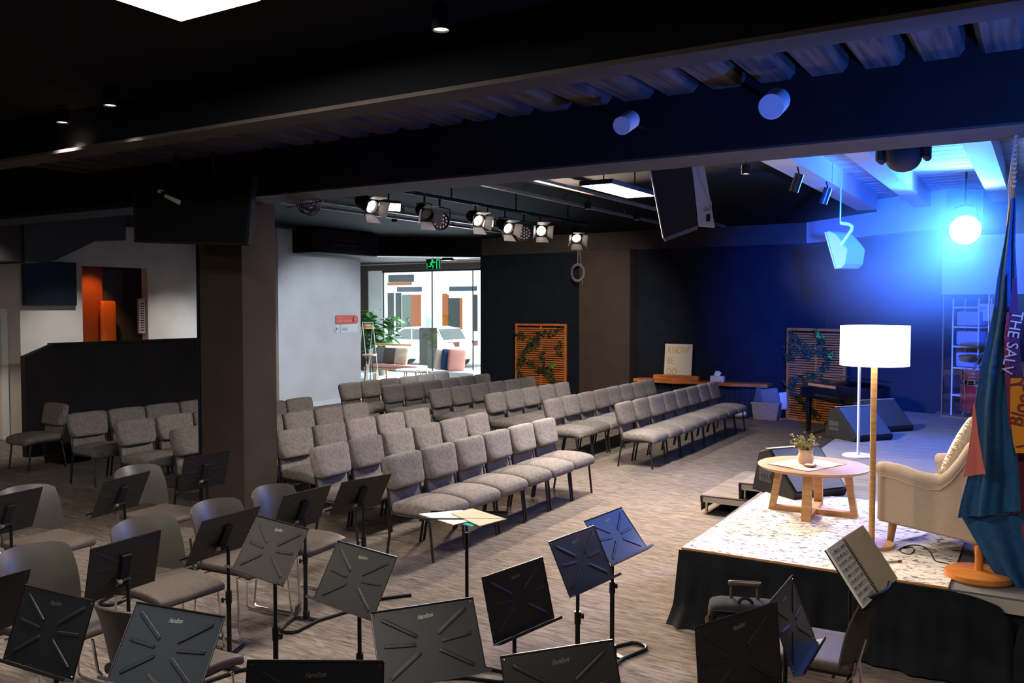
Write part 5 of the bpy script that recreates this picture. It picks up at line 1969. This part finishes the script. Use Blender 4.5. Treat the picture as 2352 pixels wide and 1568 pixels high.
# cable bundles
bm = nb()
for k in range(9):
    c = onY(702 + (k % 3) * 6, 478 + (k // 3) * 3, 6.27)
    r = 0.085 + 0.012 * (k % 4)
    tube(bm, [(c.x + r * 1.15 * math.cos(a), c.y + .006 * k, c.z + .08 + r * math.sin(a)) for a in [PI + i * PI / 12 for i in range(13)]], 0.006, 5)
c = onY(702, 470, 6.27)
tube(bm, [c, Vector((c.x, 6.20, 3.3)), Vector((c.x, 6.19, 3.4))], .008, 5)
tube(bm, [onY(660, 478, 6.27), onY(690, 470, 6.27), onY(742, 462, 6.27)], 0.008, 5)
tag(obj('cable_bundle', bm, mat('cable_mix', (0.10, 0.085, 0.075), 0.6), smooth=True), 'bundle of looped cables tucked under the big beam beside the column', 'cables')
bm = nb()
c = onY(1327, 626, 16.93)
for k in range(6):
    r = 0.155 + .008 * k
    tube(bm, [(c.x + r * .86 * math.cos(i * PI / 12) + .01 * (k % 3), c.y - .008 * k, c.z + r * math.sin(i * PI / 12)) for i in range(24)], 0.007, 5, closed=True)
tube(bm, [c + Vector((0, 0, .15)), c + Vector((0.0, 0, .55)), Vector((c.x, 17.37, 3.45)), Vector((c.x, 17.39, 3.5))], 0.012, 5)
tube(bm, [c + Vector((0.09, 0, .12)), c + Vector((0.05, 0, .4)), Vector((c.x + .04, c.y, 3.45))], 0.010, 5)
tube(bm, [c + Vector((0.10, 0, -.1)), c + Vector((.12, 0, -.26))], 0.008, 5)
tag(obj('cable_coil', bm, mat('coil_grey', (0.16, 0.15, 0.15), 0.6), smooth=True), 'coiled cable hanging at the edge of the back column', 'cable')

# ------------------------------------------------------------------ ducts and the far bay
t = thing('air_duct', 'large square black air duct crossing above the cream wall', 'duct', (0, 0, 0))
bm = nb()
prism(bm, [(-2.0, 2.86), (7.75, 2.86), (7.95, 2.90), (8.65, 3.25), (9.2, 3.3), (9.2, 3.75), (-2.0, 3.75)], -14.0, -13.3, 'yz')
obj('casing', bm, mat('duct_black', (0.040, 0.037, 0.036), 0.7), t)
for y in (7.45, 6.0):
    bm = nb()
    box(bm, (-14.02, y - .015, 2.84), (-13.28, y + .015, 3.75))
    obj('flange', bm, 'black', t)
t = thing('air_unit', 'dark ceiling air unit above the white hall wall', 'air conditioner', (0, 0, 0))
bm = nb()
box(bm, (-13.3, 13.0, 3.28), (-12.6, 14.9, 3.78), bev=.02)
obj('casing', bm, 'dark_beam', t)
bm = nb()
for k in range(2):
    box(bm, (-12.605, 15.1 - 1.6, 3.45 + k * .1), (-12.59, 14.2, 3.48 + k * .1))
obj('grille', bm, 'beam', t)
bm = nb()
box(bm, (-15.98, 8.92, 2.20), (-15.90, 9.93, 3.02), bev=.006)
tv = tag(obj('wall_tv', bm, mat('tv_dark', (0.010, 0.014, 0.022), 0.35)), 'dark wall television above the end of the dark partition', 'television')
# orange-lit niche
bm = nb()
box(bm, (-17.09, 10.55, 0), (-16.95, 11.15, 3.2))
nich = tag(obj('niche_panel', bm, mat('niche_rust', (0.42, 0.10, 0.025), 0.7)), 'rust-coloured panel glowing orange in the wall niche', 'panel')
bm = nb()
cushion(bm, (0.10, 0.36, 2.3), 0.05, 6, T(-16.82, 11.18, 1.15))
tag(obj('orange_banner', bm, mat('orange_banner', (0.85, 0.22, 0.02), 0.7), smooth=True), 'tall bright orange rounded banner in the wall niche', 'banner')
bm = nb()
box(bm, (-16.12, 11.38, 1.62), (-16.06, 11.53, 2.35), bev=.005)
nb_ = tag(obj('notice_board', bm, mat('pale_board', (0.40, 0.32, 0.30), 0.7)), 'narrow pale board with dark print beside the orange banner', 'notice board')
bm = nb()
for k in range(12):
    box(bm, (-16.058, 11.40 + .01 * (k % 3), 1.68 + k * .05), (-16.054, 11.50, 1.70 + k * .05))
obj('printing', bm, 'black', nb_)
lamp('niche_light', 'SPOT', (-16.3, 10.8, 3.3), 60, (1.0, 0.35, 0.08), (-16.95, 10.9, 1.6), size=.05, angle=70, blend=.7)
for (x, y, e, tg) in ((-12.9, 6.3, 260, (-14.4, 7.0, 0.8)), (-14.6, 9.5, 220, (-15.2, 9.8, 0.0)), (-14.5, 12.0, 220, (-15.2, 12.2, 0.0))):
    downlight((x, y, 3.5), 'can downlight hidden behind the duct over the far bay' if y > 7 else 'can downlight in front of the cream door', e, tg)
bm = nb()
box(bm, (-11.95, 6.95, 0.0), (-11.55, 7.42, 0.55), bev=.02)
tag(obj('storage_box', bm, 'speaker'), 'low black box behind the lone padded chair', 'box')
# ------------------------------------------------------------------ signs on the white wall
t = thing('wall_sign', 'coral wall sign with a round arrow end, above the white sign', 'sign', (-13.6, 14.96, 1.885), R(90))


def rrect(x0, z0, x1, z1, r, n=6):
    o = []
    for (cx, cz, a0) in ((x1 - r, z1 - r, 0), (x0 + r, z1 - r, 90), (x0 + r, z0 + r, 180), (x1 - r, z0 + r, 270)):
        for i in range(n + 1):
            a = R(a0 + 90 * i / n)
            o.append((cx + r * math.cos(a), cz + r * math.sin(a)))
    return o


bm = nb()
prism(bm, rrect(-0.37, -0.10, 0.22, 0.10, 0.03), -0.022, -0.006, 'xz')
obj('plate', bm, 'coral', t)
bm = nb()
prism(bm, [(0.285 + .10 * math.cos(i * PI / 12), .10 * math.sin(i * PI / 12)) for i in range(24)], -0.022, -0.006, 'xz')
obj('arrow_disc', bm, 'coral', t)
M['sign_pink'] = mat('sign_pink', (0.85, 0.45, 0.40), 0.6)
lettering('lettering', 'HISTORY', 0.05, 'sign_pink', t, (-0.33, -0.0235, 0.045), (PI / 2, 0, 0), 0.0008, 0, 'LEFT')
lettering('lettering', 'CREATIVE OPP', 0.075, 'sign_pink', t, (-0.33, -0.0235, -0.03), (PI / 2, 0, 0), 0.0008, 0, 'LEFT')
bm = nb()
for a, b in (((-.05, 0), (.05, 0)), ((.05, 0), (.015, .035)), ((.05, 0), (.015, -.035))):
    tube(bm, [(0.285 + a[0], -0.0235, a[1]), (0.285 + b[0], -0.0235, b[1])], 0.006, 5)
obj('arrow', bm, 'sign_pink', t)
t = thing('wall_sign', 'white TOILETS wall sign with a round arrow tab, below the coral sign', 'sign', (-13.6, 14.96, 1.70 - .02), R(90))
bm = nb()
prism(bm, [(-0.30 + .095 * math.cos(R(60) + i * R(240) / 16), .095 * math.sin(R(60) + i * R(240) / 16)) for i in range(17)], -0.022, -0.006, 'xz')
obj('arrow_disc', bm, 'white', t)
bm = nb()
prism(bm, rrect(-0.21, -0.095, 0.36, 0.095, 0.03), -0.022, -0.006, 'xz')
obj('plate', bm, 'white', t)
lettering('lettering', 'TOILETS', 0.07, 'black', t, (-0.18, -0.0235, -0.02), (PI / 2, 0, 0), 0.0008, 0, 'LEFT', sx=0.75)
bm = nb()
box(bm, (-0.18, -0.0235, 0.028), (0.02, -0.0225, 0.036))
obj('small_print', bm, mat('print_grey', (0.35, 0.28, 0.30), 0.6), t)
bm = nb()
for a, b in (((-.045, 0), (.04, 0)), ((-.045, 0), (-.01, .035)), ((-.045, 0), (-.01, -.035))):
    tube(bm, [(-0.315 + a[0], -0.0235, a[1]), (-0.315 + b[0], -0.0235, b[1])], 0.006, 5)
obj('arrow', bm, 'black', t)
# exit sign
p = onY(995, 606, 17.95)
t = thing('exit_sign', 'small green running-man exit sign hanging in front of the glass front', 'sign', (p.x, 17.95, p.z), R(12))
bm = nb()
box(bm, (-0.20, 0.0, -0.14), (0.20, 0.03, 0.13), bev=.006)
tube(bm, [(0, .015, .13), (0, .015, 3.62 - p.z)], 0.01, 6)
obj('housing', bm, 'black', t)
bm = nb()
lathe(bm, [(0, 0), (.028, 0), (.028, .004), (0, .004)], 14, mtx=T(-0.02, 0, 0.085) @ Matrix.Rotation(PI / 2, 4, 'X'))
for pts in (((-.02, .05), (-.05, -.01)), ((-.02, .045), (.04, .03), (.06, .06)), ((-.02, .045), (-.07, .03), (-.08, -.01)), ((-.05, -.01), (0.0, -.05), (-.01, -.11)), ((-.05, -.01), (-.07, -.06), (-.13, -.07))):
    tube(bm, [(x, -.003, z) for x, z in pts], 0.012, 6)
box(bm, (0.09, -.004, -.12), (0.11, 0, .11))
box(bm, (0.16, -.004, -.12), (0.18, 0, .11))
box(bm, (0.09, -.004, .09), (0.18, 0, .11))
box(bm, (-0.18, -.004, -.12), (-0.165, 0, .02))
obj('running_figure', bm, 'green_glow', t)
# foyer ceiling light and dome
bm = nb()
box(bm, (-14.9, 20.4, 3.57), (-12.4, 20.7, 3.62), bev=.004)
fl = tag(obj('strip_light', bm, 'panel_glow'), 'white ceiling strip light in the foyer above the glass front', 'ceiling light')
lamp('foyer_light', 'AREA', (-13.7, 20.5, 3.55), 130, (0.9, 0.95, 1.0), (-13.7, 20.5, 0), 2.4, sy=.3)
p = onZ(1028, 596, 3.45)
t = thing('dome_light', 'black-rimmed dome pendant in the foyer beside the exit sign', 'ceiling light', (p.x, p.y, 3.42))
bm = nb()
lathe(bm, [(0, .12), (.12, .10), (.24, 0.0), (.23, 0.0), (.10, .08), (0, .10)], 24)
tube(bm, [(0, 0, .11), (0, 0, .2)], .012, 6)
obj('dome', bm, 'black', t, smooth=True)
bm = nb()
lathe(bm, [(0, .02), (.2, .02), (.2, .03), (0, .03)], 24)
obj('diffuser', bm, 'lamp_glow', t)

# ------------------------------------------------------------------ foyer furniture
SY = 20.6
sp0, sp1 = onY(862, 864, SY), onY(955, 850, SY)
t = thing('settle', 'timber-backed settle with pink seat pad in the foyer', 'bench', (sp0.x, SY, 0), 0)
wd = 1.45
bm = nb()
tube(bm, [(0.02, 0, 0.2), (0.02, 0, 1.0), (0.05, 0, 1.03), (wd - .02, 0, 1.03)], 0.035, 8)
box(bm, (0, -0.55, 0.30), (wd + .6, 0.03, 0.36))
for x in (0.03, 0.42, wd + .5):
    box(bm, (x, -0.54, 0), (x + .06, -0.48, 0.30))
    box(bm, (x, -0.02, 0), (x + .06, 0.03, 0.30))
obj('frame', bm, 'wood', t)
bm = nb()
cushion(bm, (wd + .55, 0.52, 0.09), .03, 6, T(wd / 2 + .3, -.26, .405))
obj('seat_pad', bm, mat('pink_pad', (0.62, 0.30, 0.26), .9), t, smooth=True)
for x0, y0, mm, lab, u in ((0.30, 0, 'grey_cush', 'grey-brown cushion first from the post of the foyer settle', .0), (0.78, .02, mat('taupe_cush', (.085, .07, .06), .9), 'darker taupe cushion in the middle of the foyer settle', .0), (1.26, 0, nmat('quilted', (0.50, 0.38, 0.28), (0.66, 0.54, 0.42), (9, 9, 9), .9, 1), 'cream quilted cushion on the foyer settle', 0)):
    pillow('cushion', (sp0.x + x0 * .9 + .02, SY - .16, .70), (R(-12), 0, 0), (0.48, 0.16, 0.50), mm, lab, 'settle cushions')
# fiddle-leaf fig behind the settle
p = onY(872, 800, 21.4)
t = thing('fig_plant', 'tall green fiddle-leaf fig in a pot behind the foyer settle', 'plant', (p.x, 21.4, 0))
bm = nb()
lathe(bm, [(0, 0), (.17, 0), (.22, .4), (.2, .4), (.19, .36), (0, .36)], 20)
obj('pot', bm, mat('pot_dark', (.08, .08, .08), .6), t, smooth=True)
rf = random.Random(21)
bs, bl = nb(), nb()
for st_ in range(4):
    a = rf.uniform(0, 6.28)
    base = Vector((rf.uniform(-.06, .06), rf.uniform(-.06, .06), .35))
    tip = base + Vector((.45 * math.cos(a) + .1, .3 * math.sin(a), rf.uniform(1.2, 1.75)))
    tube(bs, [base, base.lerp(tip, .5) + Vector((0, 0, .1)), tip], [.016, .013, .007], 6)
    for k in range(34):
        c = base.lerp(tip, rf.uniform(.35, 1.0)) + Vector((0, 0, .1 * rf.random()))
        az, el = rf.uniform(0, 6.28), rf.uniform(-.5, .9)
        d = Vector((math.cos(az) * math.cos(el), math.sin(az) * math.cos(el), math.sin(el)))
        sd = d.cross(Vector((0, 0, 1))).normalized()
        up = sd.cross(d)
        L, W = rf.uniform(.30, .44), rf.uniform(.11, .16)
        rows = []
        for i in range(7):
            u = i / 6
            w_ = W * math.sin(PI * (0.08 + .92 * u) ** 1.3) * (.6 + .6 * u)
            cc_ = c + d * (.05 + L * u) - Vector((0, 0, .18 * L * u * u))
            rows.append([cc_ - sd * w_ + up * .02, cc_, cc_ + sd * w_ + up * .02])
        sheet(bl, rows, .002)
obj('stems', bs, 'stem', t)
obj('leaves', bl, 'leaf', t, smooth=True)['kind'] = 'stuff'
# clothes rail with hangers, stool
p = onY(846, 780, 19.6)
t = thing('clothes_rail', 'white clothes rail with wooden hangers against the foyer wall', 'clothes rail', (p.x - .22, 19.6, 0))
bm = nb()
for s in (0, .40):
    tube(bm, [(s - .04, -.22, 0), (s, 0, 1.72), (s + .02, .22, 0)], .014, 6)
    tube(bm, [(s - .03, -.17, .25), (s, .16, .25)], .012, 6)
tube(bm, [(0, 0, 1.72), (.40, 0, 1.72)], .014, 6)
tube(bm, [(0, 0, .25), (.40, 0, .25)], .012, 6)
obj('rail_frame', bm, 'white', t, smooth=True)
for k in range(6):
    bm = nb()
    x = .08 + k * .045
    tube(bm, [(x, 0, 1.73), (x, 0, 1.65), (x, -.2, 1.55), (x, .2, 1.55), (x, 0, 1.65)], .010, 5)
    obj('hanger', bm, 'wood', t)
p = onY(845, 834, 19.0)
t = thing('bar_stool', 'wooden-topped stool with thin dark leg in the foyer by the white wall', 'stool', (p.x + .06, 19.0, 0))
bm = nb()
lathe(bm, [(0, .78), (.2, .78), (.21, .80), (.2, .83), (0, .83)], 24)
obj('seat', bm, 'wood', t, smooth=True)
for a in range(3):
    bm = nb()
    tube(bm, [(.08 * math.cos(a * 2.1), .08 * math.sin(a * 2.1), .78), (.16 * math.cos(a * 2.1), .16 * math.sin(a * 2.1), 0)], .012, 6)
    obj('leg', bm, 'black_metal', t)
p = onY(950, 858, 19.2)
t = thing('side_table', 'low round white table in the foyer in front of the settle', 'table', (p.x, 19.2, 0))
bm = nb()
lathe(bm, [(0, .40), (.5, .40), (.5, .44), (0, .44)], 36)
obj('table_top', bm, 'white', t, smooth=True)
for a in range(4):
    bm = nb()
    tube(bm, [(.3 * math.cos(a * PI / 2), .3 * math.sin(a * PI / 2), .4), (.38 * math.cos(a * PI / 2), .38 * math.sin(a * PI / 2), 0)], .018, 6)
    obj('leg', bm, 'wood', t)
p = onY(1035, 846, 19.5)
for dx, mm, lab in ((-.24, 'cream_cush', 'pale cushion on the foyer couch, first of the stacked three'), (-.02, mat('navy_cush', (.02, .06, .16), .9), 'navy cushion standing between pale and pink ones on the foyer couch'), (.20, mat('rose_knit', (.55, .24, .20), .95), 'rose knitted throw cushion on the foyer couch beside the navy one')):
    pillow('cushion', (p.x + dx, 19.5, .72), (0, R(6), R(70)), (.55, .17, .58), mm, lab, 'foyer couch cushions')
t = thing('couch', 'low pale couch in the foyer behind the padded back row', 'couch', (p.x, 19.5, 0))
bm = nb()
cushion(bm, (1.5, .8, .40), .06, 7, T(.25, .05, .22))
obj('seat', bm, 'white', t, smooth=True)

# ------------------------------------------------------------------ haze over the stage
m = bpy.data.materials.new('stage_haze')
m.use_nodes = True
N, L = nt(m)
N.clear()
oo = N.new('ShaderNodeOutputMaterial')
vs_ = N.new('ShaderNodeVolumeScatter')
vs_.inputs['Color'].default_value = (1, 1, 1, 1)
vs_.inputs['Anisotropy'].default_value = 0.3
tc = N.new('ShaderNodeTexCoord')
gr = N.new('ShaderNodeTexGradient')
gr.gradient_type = 'QUADRATIC_SPHERE'
nz = N.new('ShaderNodeTexNoise')
nz.inputs['Scale'].default_value = 1.6
nz.inputs['Detail'].default_value = 2.0
mu = N.new('ShaderNodeMath')
mu.operation = 'MULTIPLY'
m2 = N.new('ShaderNodeMath')
m2.operation = 'MULTIPLY'
m2.inputs[1].default_value = 0.75
L.new(tc.outputs['Object'], gr.inputs[0])
L.new(tc.outputs['Object'], nz.inputs['Vector'])
L.new(gr.outputs[1], mu.inputs[0])
L.new(nz.outputs[0], mu.inputs[1])
L.new(mu.outputs[0], m2.inputs[0])
L.new(m2.outputs[0], vs_.inputs['Density'])
L.new(vs_.outputs[0], oo.inputs['Volume'])
bm = nb()
bmesh.ops.create_icosphere(bm, subdivisions=3, radius=1.0)
hz = obj('haze', bm, m, loc=(-1.2, 12.1, 2.70))
hz.scale = (2.1, 2.9, 1.25)
tag(hz, 'thin blue-lit haze hanging in the air above the stage', 'haze', kind='stuff')
